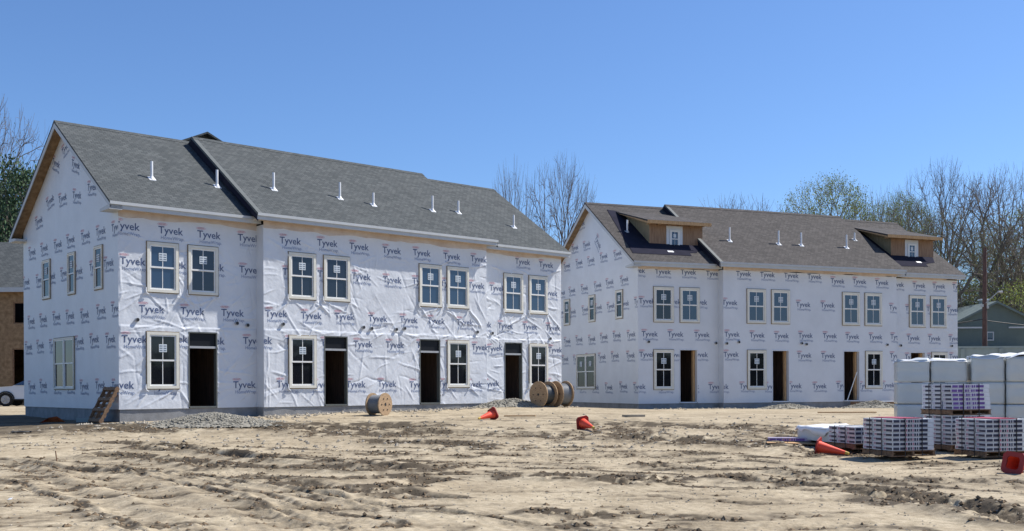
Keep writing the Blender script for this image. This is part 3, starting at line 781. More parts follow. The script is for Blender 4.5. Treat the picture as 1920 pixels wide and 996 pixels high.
# cross gable of the rear, just breaking the ridge line of the nearer row
cg = MB(); c0 = 5.15; zt = 10.02; hw = 1.35; dr_ = .62; s0, s1 = 4.75, 8.6
for sx in (-1, 1):
    a = (c0, zt); b_ = (c0 + sx * hw, zt - dr_)
    v = [(a[0], s0, a[1]), (b_[0], s0, b_[1]), (b_[0], s1, b_[1]), (a[0], s1, a[1])]
    cg.add(v + [(x_, y_, z_ - .07) for x_, y_, z_ in v], [(0,1,2,3), (7,6,5,4), (0,4,5,1), (1,5,6,2), (2,6,7,3), (3,7,4,0)], 0)
cg.add([(c0 - hw + .3, s0 + .35, 9.1), (c0 + hw - .3, s0 + .35, 9.1), (c0 + hw - .35, s0 + .35, zt - dr_ + .08), (c0, s0 + .35, zt - .07), (c0 - hw + .35, s0 + .35, zt - dr_ + .08)], [(0, 1, 2, 3, 4)], 1)
cg.obj('cross_gable', [M['roof1'], M['door_frame']], row_1, (0, 0, .5))

row_2, roofs_2 = townhouse(
    B2, 'townhouse_row', 'farther row of white house-wrapped townhouses with brown shingle roof and two bare plywood dormers', M['roof2'],
    [(0, 4.1, 0), (4.1, 13.85, .40), (13.85, 18.04, 0)], .40,
    [(.75, 1.79) + UP, (2.08, 3.12) + UP, (5.32, 6.37) + UP, (6.64, 7.68) + UP, (10.62, 11.66) + UP, (11.93, 12.97) + UP, (14.96, 16.0) + UP, (16.29, 17.33) + UP,
     (.74, 1.78) + LO, (5.33, 6.38) + LO, (11.95, 12.99) + LO, (16.34, 17.38) + LO],
    [(2.06, 3.0, 2.37), (6.68, 7.63, 2.36), (10.68, 11.64, 2.36), (15.03, 15.97, 2.34)],
    [(w_[0], w_[1] + (.3 if w_[1] > 5.2 and w_[0] < 9.6 else (.12 if w_[1] > 5.2 else 0)), w_[2]) for w_ in word_rows(18.0, [(-.05, 1.3), (.45, 1.335), (.55, 1.335), (.5, 1.335), (-.05, 1.335)], np.random.default_rng(33))],
    gable_words([(1.33, 1.35), (-.1, 1.36), (.62, 1.36), (.8, 1.38), (.1, 1.36)],
                [(5.72, 8.6, .1), (6.46, 7.55, 0), (5.13, 7.54, .05), (3.9, 7.5, -.9), (1.91, 6.72, .06), (7.42, 6.76, 0), (5.98, 6.76, 0), (4.67, 6.74, 0), (3.31, 6.76, 0)], np.random.default_rng(35)),
    [(7.05, 7.79, 3.80, 5.12), (4.20, 4.92, 3.80, 5.10), (1.38, 2.12, 3.78, 5.10), (4.21, 6.33, .60, 2.30)],
    [(.50, 2.68), (3.94, 2.66), (4.25, 2.63), (4.89, 2.70), (8.31, 2.68), (8.57, 2.64), (13.26, 2.66), (14.43, 2.65), (17.63, 2.66)],
    [(.55, 2.0, .50, 1), (5.4, 1.05, .58, 0), (8.09, 1.0, .58, 0), (9.38, 1.0, .56, 0), (12.05, 1.0, .58, 0), (13.2, 1.8, .30, 1)],
    [0, 0, .35], False,
    dormers=[(1.2, 3.98, 1.12, 0, [(.50, 3.95), (-.12, .22), (2.86, .22), (2.9, .45), (3.3, .50), (3.4, .62), (3.74, .70), (3.95, 1.13), (3.9, 3.3)], 2.50, True),
             (14.9, 17.6, 1.15, 0, [(14.12, 3.7), (14.12, .5), (14.58, .18), (16.42, .26), (16.5, .5), (16.8, .58), (17.22, .66), (17.6, 1.2), (17.55, 3.4)], 16.2, False)])

# brace leaning inside the third doorway of the farther row
br = MB(); br.tube([(0, 0, 0), (.62, .05, 1.35)], .018, 6, 0)
x_, y_ = loc2w(B2, 10.8, -.52)
o = br.obj('wooden_brace', M['pvc'], None, (x_, y_, B2['z'])); o.rotation_euler = (0, 0, math.pi/2 - B2['th'])
tag(o, 'thin pale brace leaning across the third doorway of the farther townhouses', 'brace')
# timber landing in front of the same doorway
ld_ = MB()
ld_.box(0, 2.5, -1.05, -.98, -.30, -.06, 0); ld_.box(2.42, 2.5, -.98, -.08, -.30, -.06, 1); ld_.box(0, .08, -.98, -.08, -.30, -.06, 0)
st_ = thing('landing_form', 'low timber form with a pale board on top outside the last shaded doorway', 'timber form', (*loc2w(B2, 11.0, -.42), B2['z'] - .3), math.pi/2 - B2['th'])
ld_.obj('form_board', [M['old_wood'], M['timber']], st_, (0, 0, .3))
tb = MB(); tb.box(.9, 2.7, -1.15, -.75, -.058, -.02); tb.obj('top_board', M['pvc'], st_, (0, 0, .3))

# ------------------------------------------------------------------ neighbouring half-built house on the far left
def px(u, v, y): a, c = ray(u, v); return a * y, y, H + c * y
bl = thing('sheathed_house', 'brown board-sheathed unfinished house with grey roof at the left edge', 'house', (-31, 56, .6), 0)
wl = MB()
def wall_with_holes(mb, x0, x1, z0, z1, holes, y_, th=.15, mi=0):
    xs = sorted({x0, x1, *[h[0] for h in holes], *[h[1] for h in holes]}); zs = sorted({z0, z1, *[h[2] for h in holes], *[h[3] for h in holes]})
    for a, b_ in zip(xs, xs[1:]):
        for c, d_ in zip(zs, zs[1:]):
            if not any(h[0] <= (a + b_)/2 <= h[1] and h[2] <= (c + d_)/2 <= h[3] for h in holes): mb.box(a, b_, y_, y_ + th, c, d_, mi)
hs = [(4.65, 5.65, 4.35, 5.5), (4.6, 5.9, .9, 3.05), (-3, -2, 4.2, 5.5), (-3, -2, .9, 2.6), (0.9, 1.9, 4.2, 5.5)]
wall_with_holes(wl, -8, 7, -.3, 6.3, hs, 0)
wl.box(-8, -7.85, .15, 9, -.3, 6.3); wl.box(6.85, 7, .15, 9, -.3, 6.3)
wall_with_holes(wl, -7.85, 6.85, -.3, 6.3, [(3.8, 6.2, .9, 3.2)], 8.85)
wl.obj('sheathed_wall', M['osb'], bl)
rf = MB(); rf.prism([(-.45, 6.25), (4.5, 9.3), (9.45, 6.25), (9.45, 6.15), (4.5, 9.2), (-.45, 6.15)], -8.4, 7.4, 'x', 0); rf.obj('roof', M['roof1'], bl)
fs = MB(); fs.box(-8.4, 7.4, -.48, -.45, 6.0, 6.24); fs.obj('fascia', M['fascia'], bl)
bt = MB()
for h in hs[:2]: ring(bt, h[1] - h[0], h[3] - h[2], .06, .02, .10, 0, h[2]); [vv.__setitem__((slice(None), 0), vv[:, 0] + (h[0] + h[1]) / 2) for vv in bt.v[-4:]]
bt.obj('window_opening', M['old_wood'], bl)
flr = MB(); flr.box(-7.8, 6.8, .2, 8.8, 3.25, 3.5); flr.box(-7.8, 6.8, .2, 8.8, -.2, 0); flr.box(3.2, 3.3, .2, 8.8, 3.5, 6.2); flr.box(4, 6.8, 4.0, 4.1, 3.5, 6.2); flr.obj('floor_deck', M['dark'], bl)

# ------------------------------------------------------------------ car by the sheathed house
M['car_paint'] = flat('silver_car_paint', (.62, .64, .66), 0.25, 0.6, 0.02, 2)
M['tyre'] = flat('tyre_rubber', (.02, .02, .02), 0.85, 0.2, 0.1, 9)
M['lamp_red'] = flat('red_lamp', (.45, .02, .02), 0.3, 0.5, 0.05, 9)
def make_car(label, loc, rz):
    c = thing('parked_car', label, 'car', loc, rz)
    prof = [(-2.25, .42), (-2.28, .62), (-2.18, .84), (-1.9, .93), (-1.1, .98), (-.35, 1.40), (.15, 1.46), (.95, 1.42), (1.75, 1.04), (2.15, .98), (2.24, .75), (2.22, .42), (1.9, .30), (-1.95, .30)]
    bm = bmesh.new(); loops = []
    for yk, sc, zt in ((-.86, 1, .80), (-.88, 1, .9), (-.70, .97, 1.0), (.70, .97, 1.0), (.88, 1, .9), (.86, 1, .80)):
        loops.append([bm.verts.new((x_ * sc, yk * (1 if z_ < 1.0 else .80), z_ if z_ < 1.0 else 1.0 + (z_ - 1.0) * zt)) for x_, z_ in prof])
    k = len(prof)
    for a, b_ in zip(loops, loops[1:]):
        for i in range(k): bm.faces.new((a[i], a[(i+1) % k], b_[(i+1) % k], b_[i]))
    bm.faces.new(loops[0]); bm.faces.new(list(reversed(loops[-1])))
    bmesh.ops.recalc_face_normals(bm, faces=bm.faces)
    me_ = bpy.data.meshes.new('body'); bm.to_mesh(me_); bm.free(); me_.materials.append(M['car_paint'])
    o = bpy.data.objects.new('body', me_); COL.objects.link(o); o.parent = c
    for p_ in me_.polygons: p_.use_smooth = True
    bv = o.modifiers.new('bevel', 'BEVEL'); bv.width = .04; bv.segments = 3; bv.limit_method = 'ANGLE'; bv.angle_limit = R(25)
    for sy in (-1, 1):
        for pts in ([(-1.0, 1.02), (-.38, 1.35), (.1, 1.39), (.1, 1.02)], [(.17, 1.02), (.17, 1.39), (.9, 1.36), (1.5, 1.04)]):
            v = [(x_, sy * (.885 if z_ < 1.1 else .725), z_) for x_, z_ in pts]
            w = MB(); w.add(v + [(x_, y_ * .97, z_) for x_, y_, z_ in v], [(0,1,2,3), (4,7,6,5), (0,4,5,1), (1,5,6,2), (2,6,7,3), (3,7,4,0)]); w.obj('side_window', M['glass'], c)
    for sx in (-1.38, 1.38):
        for sy in (-1, 1):
            t = MB(); t.tube([(0, sy * .10, 0), (0, -sy * .10, 0)], .33, 20, 0); wh = t.obj('wheel', M['tyre'], c, (sx, sy * .82, .33))
            t = MB(); t.tube([(0, sy * .108, 0), (0, sy * .09, 0)], .21, 12, 0)
            for q_ in range(5):
                an = q_ * 2 * math.pi / 5; t.tube([(0, sy * .115, 0), (.19 * math.cos(an), sy * .112, .19 * math.sin(an))], .025, 5, 0)
            t.obj('rim', M['metal'], wh)
            ar = MB(); ar.tube([(.38 * math.cos(q_), sy * .07, .38 * math.sin(q_)) for q_ in np.linspace(0, math.pi, 12)], .035, 6, 0); ar.obj('wheel_arch', M['black'], wh)
    for sy in (-1, 1):
        t = MB(); t.box(-2.29, -2.1, sy * .62 - .16, sy * .62 + .16, .70, .82); t.obj('headlight', M['pvc'], c)
        t = MB(); t.box(2.1, 2.26, sy * .66 - .18, sy * .66 + .18, .78, .92); t.obj('tail_light', M['lamp_red'], c)
    t = MB(); t.box(-1.9, 1.9, -.885, -.868, .30, .36); t.box(-1.9, 1.9, .868, .885, .30, .36); t.obj('sill', M['black'], c)
    return c
make_car('pale silver car parked by the sheathed house at the left edge', (-23.1, 52.0, gz(-23.1, 52)), R(8))

# ------------------------------------------------------------------ right background: retaining wall, green house, pole
M['green'] = flat('green_siding', (.13, .165, .155), 0.8, 0.2, 0.08, 2)
M['green_roof'] = flat('green_grey_roof', (.15, .185, .18), 0.9, 0.1, 0.15, 3)
M['block'] = flat('grey_block_wall', (.24, .29, .29), 0.9, 0.1, 0.1, 1.5)
rw = MB(); rw.box(-9, 16, 0, .5, -1, 3.4); rw.box(-9.05, 16.05, -.05, .55, 3.4, 3.52)
for k in range(11): rw.box(-8.8 + k * 2.3, -8.55 + k * 2.3, -.10, -.003, -1, 3.38)
x_, y_, z_ = px(1860, 700, 63.2)
o = rw.obj('retaining_wall', M['block'], None, (x_, y_, .25)); tag(o, 'long grey-green retaining wall below the green house at right', 'wall')
def gable_house(label, cx, cy, z0, wid, dep, wall_h, rise, mw_, mr_, window=None):
    h = thing('small_house', label, 'house', (cx, cy, z0), 0)
    w = MB(); a = wid / 2
    v = [(-a, 0, -.5), (a, 0, -.5), (a, 0, wall_h), (0, 0, wall_h + rise), (-a, 0, wall_h)]
    w.add(v, [(0, 1, 2, 3, 4)]); w.add([(x_, dep, z_) for x_, y_, z_ in v], [(4, 3, 2, 1, 0)])
    w.add([(-a, 0, -.5), (-a, dep, -.5), (-a, dep, wall_h), (-a, 0, wall_h)], [(3, 2, 1, 0)]); w.add([(a, 0, -.5), (a, dep, -.5), (a, dep, wall_h), (a, 0, wall_h)], [(0, 1, 2, 3)])
    w.obj('wall', mw_, h)
    r_ = MB(); e_ = .4
    k = rise / a
    r_.prism([(-a - e_, wall_h - e_ * k), (0, wall_h + rise), (a + e_, wall_h - e_ * k), (a + e_, wall_h - e_ * k + .14), (0, wall_h + rise + .14), (-a - e_, wall_h - e_ * k + .14)], -.35, dep + .35, 'y', 0)
    ro = r_.obj('roof', mr_, h)
    ch = MB(); ch.box(a * .22, a * .22 + .5, dep * .4, dep * .4 + .5, wall_h, wall_h + rise + .45, 0); ch.box(a * .22 - .06, a * .22 + .56, dep * .4 - .06, dep * .4 + .56, wall_h + rise + .45, wall_h + rise + .55, 1)
    ch.obj('chimney', [M['block'], M['pvc']], ro)
    tr = MB(); tr.box(-a - .38, -a * .3, -.36, -.30, wall_h - .42, wall_h - .32); tr.obj('eave_trim', M['fascia'], h)
    tr = MB(); tr.box(a * .3, a + .38, -.36, -.30, wall_h - .42, wall_h - .32); tr.obj('eave_trim', M['fascia'], h)
    for (wx, wz, ww, wh_) in (window or []):
        t = MB(); t.box(wx - ww/2, wx + ww/2, -.03, .0, wz, wz + wh_); f_ = t.obj('window', M['glass'], h)
        t = MB(); ring(t, ww + .14, wh_ + .14, .07, -.06, -.002, 0, wz - .07); [vv.__setitem__((slice(None), 0), vv[:, 0] + wx) for vv in t.v]; t.obj('window_frame', M['fascia'], f_)
    return h
x_, y_, z_ = px(1866, 650, 70)
gable_house('dull green gabled house above the retaining wall, utility pole before it', x_, 70, 3.7, 5.0, 8, 1.9, 1.25, M['green'], M['green_roof'], [(-.35, .75, .35, .45)])
x_, y_, z_ = px(1795, 600, 82)
gable_house('farther dull green house showing its roof beside the white townhouse end', x_ + .4, 82, 3.9, 7, 8, 2.0, 1.9, M['green'], M['green_roof'])
x_, y_, z_ = px(1846, 650, 64.4)
up = thing('utility_pole', 'reddish brown wooden utility pole standing before the green house', 'utility pole', (x_, 64.4, 0.8), 0)
t = MB(); t.tube([(0, 0, 0), (.02, 0, 6), (.05, 0, 9.0)], [.16, .13, .10], 10, 0); t.obj('pole_shaft', wood('pole_wood', (.065, .04, .038), (.12, .075, .065), .8, (4, 4, .5), 4), up)
t = MB(); t.tube([(.0, -.1, 5.6), (.75, -.2, 6.3)], .03, 6); t.tube([(.75, -.2, 6.3), (1.0, -.2, 6.28)], [.05, .09], 8); t.obj('lamp_arm', M['metal'], up)
for dx, z0 in ((-.16, 5.4), (.16, 5.3)):
    t = MB(); t.box(dx - .07, dx + .07, -.12, .0, z0, z0 + .16); t.obj('cable_clamp', M['metal'], up)
def wire(label, a, b_, sag, r_=.02):
    pts = []
    for k in range(17):
        t_ = k / 16; pts.append((a[0] + (b_[0] - a[0]) * t_, a[1] + (b_[1] - a[1]) * t_, a[2] + (b_[2] - a[2]) * t_ - 4 * sag * t_ * (1 - t_)))
    w = MB(); w.tube([tuple(np.array(p_) - np.array(a)) for p_ in pts], r_, 5, 0); o_ = w.obj('overhead_wire', M['black'], None, a)
    return tag(o_, label, 'wire', 'cables at the utility pole')
x0_ = x_
wire('sagging cable running left from the utility pole', (x0_ - .15, 64.3, 5.45), (x0_ - 12, 62.9, 4.9), .35, .03)
wire('sagging cable running right from the utility pole', (x0_ + .15, 64.3, 5.35), (x0_ + 14, 64.0, 4.6), .3, .03)
# ------------------------------------------------------------------ trees
M['bark'] = flat('bark', (.17, .15, .13), 0.95, 0.1, 0.25, 3)
M['twig'] = flat('twigs', (.17, .15, .135), 0.95, 0.1, 0.2, 2)
M['bud'] = flat('spring_buds', (.34, .39, .10), 0.8, 0.2, 0.3, 1.5)
M['bud_olive'] = flat('olive_leaflets', (.20, .22, .08), 0.8, 0.2, 0.3, 1.5)
M['needle'] = flat('evergreen_leaves', (.06, .10, .05), 0.8, 0.2, 0.35, 1.2)
def unit(a): return a / (np.linalg.norm(a) + 1e-9)
def kmeans(P_, k, g):
    c = P_[g.choice(len(P_), k, replace=False)]
    for _ in range(5):
        a = np.argmin(((P_[:, None] - c[None]) ** 2).sum(-1), 1)
        for i in range(k):
            if (a == i).any(): c[i] = P_[a == i].mean(0)
    return a
def gen_tree(seed, height, crown_base, rx, n_tips, r_tip=.013, stems=1, top=.62, vase=.5, jit=.16, twigs=1):
    """limbs divide again and again towards a domed cloud of twig tips"""
    g = np.random.default_rng(seed); tr = MB(); cr_ = MB()
    hc = height - crown_base; P_ = []
    while len(P_) < n_tips:
        a = g.uniform(-1, 1, 3); r_ = np.linalg.norm(a)
        if r_ > 1 or g.random() > .25 + .75 * r_ ** 2: continue
        w_ = 1 + .16 * math.sin(3 * math.atan2(a[1], a[0]) + seed) + .12 * math.sin(5 * a[2] + seed * 2)
        z_ = a[2]; zz = crown_base + hc * (top + (z_ * (1 - top) if z_ > 0 else z_ * top))
        P_.append((a[0] * rx * w_, a[1] * rx * w_, zz))
    P_ = np.array(P_)
    def rad(n): return r_tip * n ** .50
    def branch(p_, pts, lev, d_in):
        n_ = len(pts)
        if n_ <= 3 or lev > 8:
            for q_ in pts:
                m_ = (p_ + q_) / 2 + g.normal(0, .10, 3) + np.array([0, 0, -.08])
                e_ = q_ + (q_ - m_) * .35 + np.array([0, 0, .15])
                cr_.tube([tuple(p_), tuple(m_), tuple(q_), tuple(e_)], [r_tip * 1.25, r_tip, r_tip * .8, r_tip * .45], 3, 0, caps=False)
                for t_ in range(twigs):
                    cr_.tube([tuple(m_ * (1 - .5 * t_) + q_ * .5 * t_), tuple(m_ * (1 - .5 * t_) + q_ * .5 * t_ + g.normal(0, .30, 3) + np.array([0, 0, .35]))], [r_tip * .7, r_tip * .4], 3, 0, caps=False)
            return
        k = min(n_, 3 if lev else 5); k = max(2, k - (g.random() < .4))
        lab = kmeans(pts, k, g)
        for i in range(k):
            sub = pts[lab == i]
            if not len(sub): continue
            c = sub.mean(0); f = .42 if lev == 0 else .40
            tgt = p_ + (c - p_) * f; L = np.linalg.norm(tgt - p_)
            m_ = p_ + (tgt - p_) * .5 + d_in * L * .10 + g.normal(0, jit * .35, 3) * L
            rr = rad(len(sub)); r0 = min(rad(n_), rr * 1.12)
            pts_ = [tuple(p_), tuple(m_), tuple(tgt)]
            (tr if lev < 2 else cr_).tube(pts_, [r0, (r0 + rr) / 2, rr * .96], 7 if lev < 1 else (5 if lev < 3 else 3), 0, caps=False)
            branch(tgt, sub, lev + 1, unit(tgt - m_))
    groups = kmeans(P_, stems, g) if stems > 1 else np.zeros(len(P_), int)
    for s_ in range(stems):
        sub = P_[groups == s_]; c = sub.mean(0)
        b0 = np.array([g.normal(0, .3) * (stems > 1), g.normal(0, .3) * (stems > 1), -.3])
        fork = np.array([c[0] * .12 + g.normal(0, .12), c[1] * .12 + g.normal(0, .12), crown_base * vase + hc * .10])
        mid = (b0 + fork) / 2 + np.array([g.normal(0, .12), g.normal(0, .12), 0])
        r_ = rad(len(sub)); tr.tube([tuple(b0), tuple(mid), tuple(fork)], [r_ * 1.35, r_ * 1.1, r_], 9, 0, caps=False)
        # the leader carries on above the first fork
        branch(fork, sub, 0, unit(fork - mid))
    return tr, cr_, P_
def leaves(mb, tips, n_per, rad, size, seed, mi=1, drop=0.0):
    g = np.random.default_rng(seed); keep = g.random(len(tips)) >= drop
    P_ = np.repeat(tips[keep], n_per, 0); P_ = P_ + g.normal(0, rad, P_.shape)
    A = g.normal(0, 1, P_.shape); A /= np.linalg.norm(A, axis=1)[:, None]
    Bv = np.cross(A, g.normal(0, 1, P_.shape)); Bv /= np.linalg.norm(Bv, axis=1)[:, None]
    sz = size * g.uniform(.6, 1.3, len(P_))[:, None]
    V = np.stack([P_ - A * sz, P_ + Bv * sz * .6, P_ + A * sz, P_ - Bv * sz * .6], 1).reshape(-1, 3)
    mb.add(V, [(4*i, 4*i+1, 4*i+2, 4*i+3) for i in range(len(P_))], mi)
TREES = {}
def tree_meshes(key):
    if key in TREES: return TREES[key]
    if key == 'bare_a': tr, c_, tips = gen_tree(3, 17, 5.0, 5.6, 700, .014, vase=.75, twigs=2); lm = M['bud_olive']; leaves(c_, tips, 1, .2, .05, 4, 1, .7)
    if key == 'bare_b': tr, c_, tips = gen_tree(8, 17, 4.0, 4.6, 460, .015, stems=2, vase=.7); lm = M['bud_olive']; leaves(c_, tips, 1, .2, .05, 5, 1, .6)
    if key == 'bare_c': tr, c_, tips = gen_tree(31, 17, 6.5, 4.2, 420, .015, vase=.85, top=.5); lm = M['bud_olive']; leaves(c_, tips, 1, .2, .06, 5, 1, .4)
    if key == 'bud_a': tr, c_, tips = gen_tree(12, 15, 3.5, 6.2, 1900, .0115, vase=.8, top=.45); lm = M['bud']; leaves(c_, tips, 12, .27, .078, 6, 1, .05)
    if key == 'bud_b': tr, c_, tips = gen_tree(15, 16, 4.5, 5.4, 1200, .013, vase=.8, top=.5); lm = M['bud_olive']; leaves(c_, tips, 9, .30, .06, 7, 1, .2)
    if key == 'bush': tr, c_, tips = gen_tree(19, 7, .6, 3.2, 500, .010, stems=4, vase=.5, top=.5); lm = M['bud']; leaves(c_, tips, 8, .35, .09, 8, 1, .1)
    if key == 'evergreen': tr, c_, tips = gen_tree(23, 14, 1.5, 4.4, 900, .014, top=.35, vase=.8); lm = M['needle']; leaves(c_, tips, 42, .36, .12, 9, 1, .1)
    a = tr.mesh('trunk', [M['bark']]); b_ = c_.mesh('crown', [M['twig'], lm]); TREES[key] = (a, b_); return TREES[key]
def tree(key, name, label, x, y, z, h, rz, group='trees beyond the site', wide=1.0):
    a, b_ = tree_meshes(key); base = {'bare_a': 17, 'bare_b': 17, 'bare_c': 17, 'bud_a': 15, 'bud_b': 16, 'bush': 7, 'evergreen': 14}[key]; s_ = h / base
    t = thing(name, label, 'tree', (x, y, z), rz, group); t.scale = (s_ * wide, s_ * wide, s_)
    for nm, m_ in (('trunk', a), ('crown', b_)):
        o_ = bpy.data.objects.new(nm, m_); COL.objects.link(o_); o_.parent = t
    return t
def tree_px(key, name, label, u, vtop, y, rz, z0=3.6, wide=1.0):
    a, c = ray(u, vtop); return tree(key, name, label, a * y, y, z0, H + c * y - z0, rz, wide=wide)
T = tree_px; bt_, bd_, ev_, bu_ = 'bare_tree', 'budding_tree', 'evergreen_tree', 'budding_bush'
T('bare_a', bt_, 'tall bare tree at the left edge, rising behind the evergreen', -50, 160, 74, .4, .6, .62)
T('evergreen', ev_, 'dark evergreen tree above the roof of the sheathed house', 38, 300, 67, 1.2, .6, .62)
T('evergreen', ev_, 'lower dark evergreen at the left edge, partly out of the picture', -22, 350, 69.5, 2.9, .6, .8)
T('bare_b', bt_, 'bare forked tree rising behind the right end of the nearer roof', 962, 296, 72, 2.1, 1, .46)
T('bare_a', bt_, 'bare tree in the gap just left of the farther gable peak', 1052, 286, 74, 4.0, 1, .44)
T('bare_b', bt_, 'leftmost low bare treetop behind the brown roof ridge', 1350, 367, 100, .3)
T('bare_a', bt_, 'low bare treetop behind the middle of the brown roof ridge', 1400, 366, 104, 2.0)
T('bud_a', bd_, 'rounded yellow-green budding tree left of the second dormer', 1555, 324, 92, .2, wide=.62)
T('bud_a', bd_, 'lower rounded yellow-green budding tree rising directly behind the second dormer', 1690, 358, 88, 2.4, wide=.5)
T('bud_b', bd_, 'olive budding tree just right of the second dormer', 1700, 372, 80, 1.0, wide=.8)
T('bare_a', bt_, 'tall bare tree, the highest left of the utility pole', 1765, 296, 88, 3.3, wide=.62)
T('bare_c', bt_, 'narrow bare tree standing behind the utility pole', 1838, 322, 80, 5.0, wide=1.0)
T('bud_b', bd_, 'budding olive tree behind the end of the brown roof', 1778, 388, 76, 3.9, wide=.9)
T('bare_a', bt_, 'tall bare tree right of the utility pole', 1893, 306, 84, 1.9, wide=.62)
T('bud_a', bd_, 'spreading budding tree at the right edge of the picture', 1945, 380, 90, 4.4)
T('bare_b', bt_, 'far bare tree behind the olive budding tree', 1665, 350, 108, 5.7, wide=.6)
T('bare_b', bt_, 'far bare tree between the rounded budding trees', 1636, 352, 112, 2.6, wide=.7)
T('bare_c', bt_, 'bare tree close behind the green house roof', 1872, 400, 79, 2.2, wide=1.2)
T('bud_b', bd_, 'olive budding tree at the right edge behind the green house', 1912, 430, 80, 5.5, wide=1.0)
T('bush', bu_, 'yellow-green bush beside the green house at right', 1912, 530, 76, 1.0, wide=1.0)
T('bush', bu_, 'low bush behind the green house roof, near the pole', 1832, 520, 88, 2.0, wide=1.4)
T('bush', bu_, 'low bush behind the end wall of the farther townhouses', 1790, 535, 92, 3.0, wide=1.4)
# undergrowth of the wood behind the houses: many thin stems nobody could count
ug = MB(); g = np.random.default_rng(77)
for k in range(260):
    x_ = g.uniform(24, 72); y_ = g.uniform(86, 112); hh = g.uniform(3, 9); p_ = np.array([x_, y_, 3.4]); pts = [tuple(p_)]
    for j in range(4): p_ = p_ + np.array([g.normal(0, .35), g.normal(0, .35), hh / 4]); pts.append(tuple(p_))
    ug.tube(pts, [.08, .06, .05, .035, .02], 4, 0, caps=False)
    for j in range(5):
        q_ = np.array(pts[g.integers(1, 5)]); ug.tube([tuple(q_), tuple(q_ + np.array([g.normal(0, .9), g.normal(0, .9), g.uniform(.5, 1.6)]))], [.03, .012], 3, 0, caps=False)
P_ = np.stack([g.uniform(22, 74, 9000), g.uniform(88, 112, 9000), 3.5 + np.abs(g.normal(0, 2.2, 9000))], 1); leaves(ug, P_, 1, .3, .15, 5, 1)
o = ug.obj('undergrowth', [M['twig'], M['bud_olive']], None, fix=False); tag(o, None, None, kind='stuff'); o['label'] = 'tangled thin stems and undergrowth of the wood behind the houses'; o['category'] = 'undergrowth'
# wood on the far side of the site, behind the viewer; the windows mirror it
wd = MB(); g = np.random.default_rng(5)
for (x0, y0, x1, y1) in ((20, -90, 120, -60), (120, -60, 150, 30)):
    n_ = 5200; t_ = g.random(n_); hh = 7.5 * (1 - .5 * g.random(n_) ** 2) * (1 + .35 * np.sin(t_ * 37))
    P_ = np.stack([x0 + (x1 - x0) * t_ + g.normal(0, 2.5, n_), y0 + (y1 - y0) * t_ + g.normal(0, 2.5, n_), g.random(n_) * hh], 1); leaves(wd, P_, 1, .5, .95, 6, 0)
o = wd.obj('far_wood', [M['needle']], None, fix=False); tag(o, 'distant dark wood mirrored in the lower windows', 'wood', kind='stuff')

# ------------------------------------------------------------------ loose stones and rubble
def scatter_stones(mb, pts, g, lo, hi, mi=0):
    base = np.array([(1,0,0),(-1,0,0),(0,1,0),(0,-1,0),(0,0,1),(0,0,-1)], float)
    F = [(0,2,4),(2,1,4),(1,3,4),(3,0,4),(2,0,5),(1,2,5),(3,1,5),(0,3,5)]
    for x_, y_, z_ in pts:
        s_ = g.uniform(lo, hi); v = base * g.uniform(.6, 1.3, (6, 3)) * s_ * np.array([1.2, 1, .7])
        a = g.uniform(0, 6.28); c_, q_ = math.cos(a), math.sin(a)
        v = np.stack([v[:, 0] * c_ - v[:, 1] * q_, v[:, 0] * q_ + v[:, 1] * c_, v[:, 2]], 1)
        mb.add(v + np.array([x_, y_, z_ + s_ * .15]), F, mi)
M['stone'] = flat('pale_stone', (.31, .275, .22), 0.9, 0.2, 0.3, 2)
M['gravel'] = flat('grey_gravel', (.25, .235, .195), 0.9, 0.2, 0.4, 9)
M['clod'] = flat('damp_clod', (.17, .125, .08), 0.95, 0.1, 0.3, 3)
g = np.random.default_rng(91)
def on_ground(xs, ys_): z, w = ground_parts(np.array(xs, float), np.array(ys_, float)); return list(zip(xs, ys_, z)), w
mb = MB()
xs = g.uniform(-16, 12, 1100); ys_ = 24 + np.abs(g.normal(0, 5, 1100)); pts, _ = on_ground(xs, ys_)
pts = [p_ for p_ in pts if w2loc(B1, p_[0], p_[1])[1] < -.1]; scatter_stones(mb, pts, g, .015, .06)
d_ = g.uniform(-1.5, 18, 500); s_ = -.55 - np.abs(g.normal(0, .8, 500)); pq = [loc2w(B1, a, b_) for a, b_ in zip(d_, s_)]; pts, _ = on_ground([q_[0] for q_ in pq], [q_[1] for q_ in pq]); scatter_stones(mb, pts, g, .03, .09)
d_ = g.uniform(0, 17, 260); s_ = -.7 - np.abs(g.normal(0, .9, 260)); pq = [loc2w(B2, a, b_) for a, b_ in zip(d_, s_)]; pts, _ = on_ground([q_[0] for q_ in pq], [q_[1] for q_ in pq]); scatter_stones(mb, pts, g, .03, .08)
o = mb.obj('loose_stones', M['stone'], None, fix=False); tag(o, 'pale stones scattered over the soil before the townhouses', 'stones', kind='stuff')
mb = MB(); xs = g.uniform(-12, 12, 60000); ys_ = g.uniform(9.5, 30, 60000)
z, w = ground_parts(xs, ys_); k_ = g.random(60000) < .8 * np.clip(w - .3, 0, 1)
scatter_stones(mb, list(zip(xs[k_], ys_[k_], z[k_])), g, .010, .042)
o = mb.obj('soil_clods', M['clod'], None, fix=False); tag(o, 'damp broken clods along the churned wheel ruts', 'clods', kind='stuff')
mb = MB(); n_ = 5000; xs = g.uniform(-10, 10, n_); ys_ = g.uniform(9.5, 26, n_); pts, _ = on_ground(xs, ys_); scatter_stones(mb, pts, g, .006, .02)
o = mb.obj('soil_crumbs', M['stone'], None, fix=False); tag(o, 'small pale crumbs and pebbles over the dry foreground soil', 'pebbles', kind='stuff')

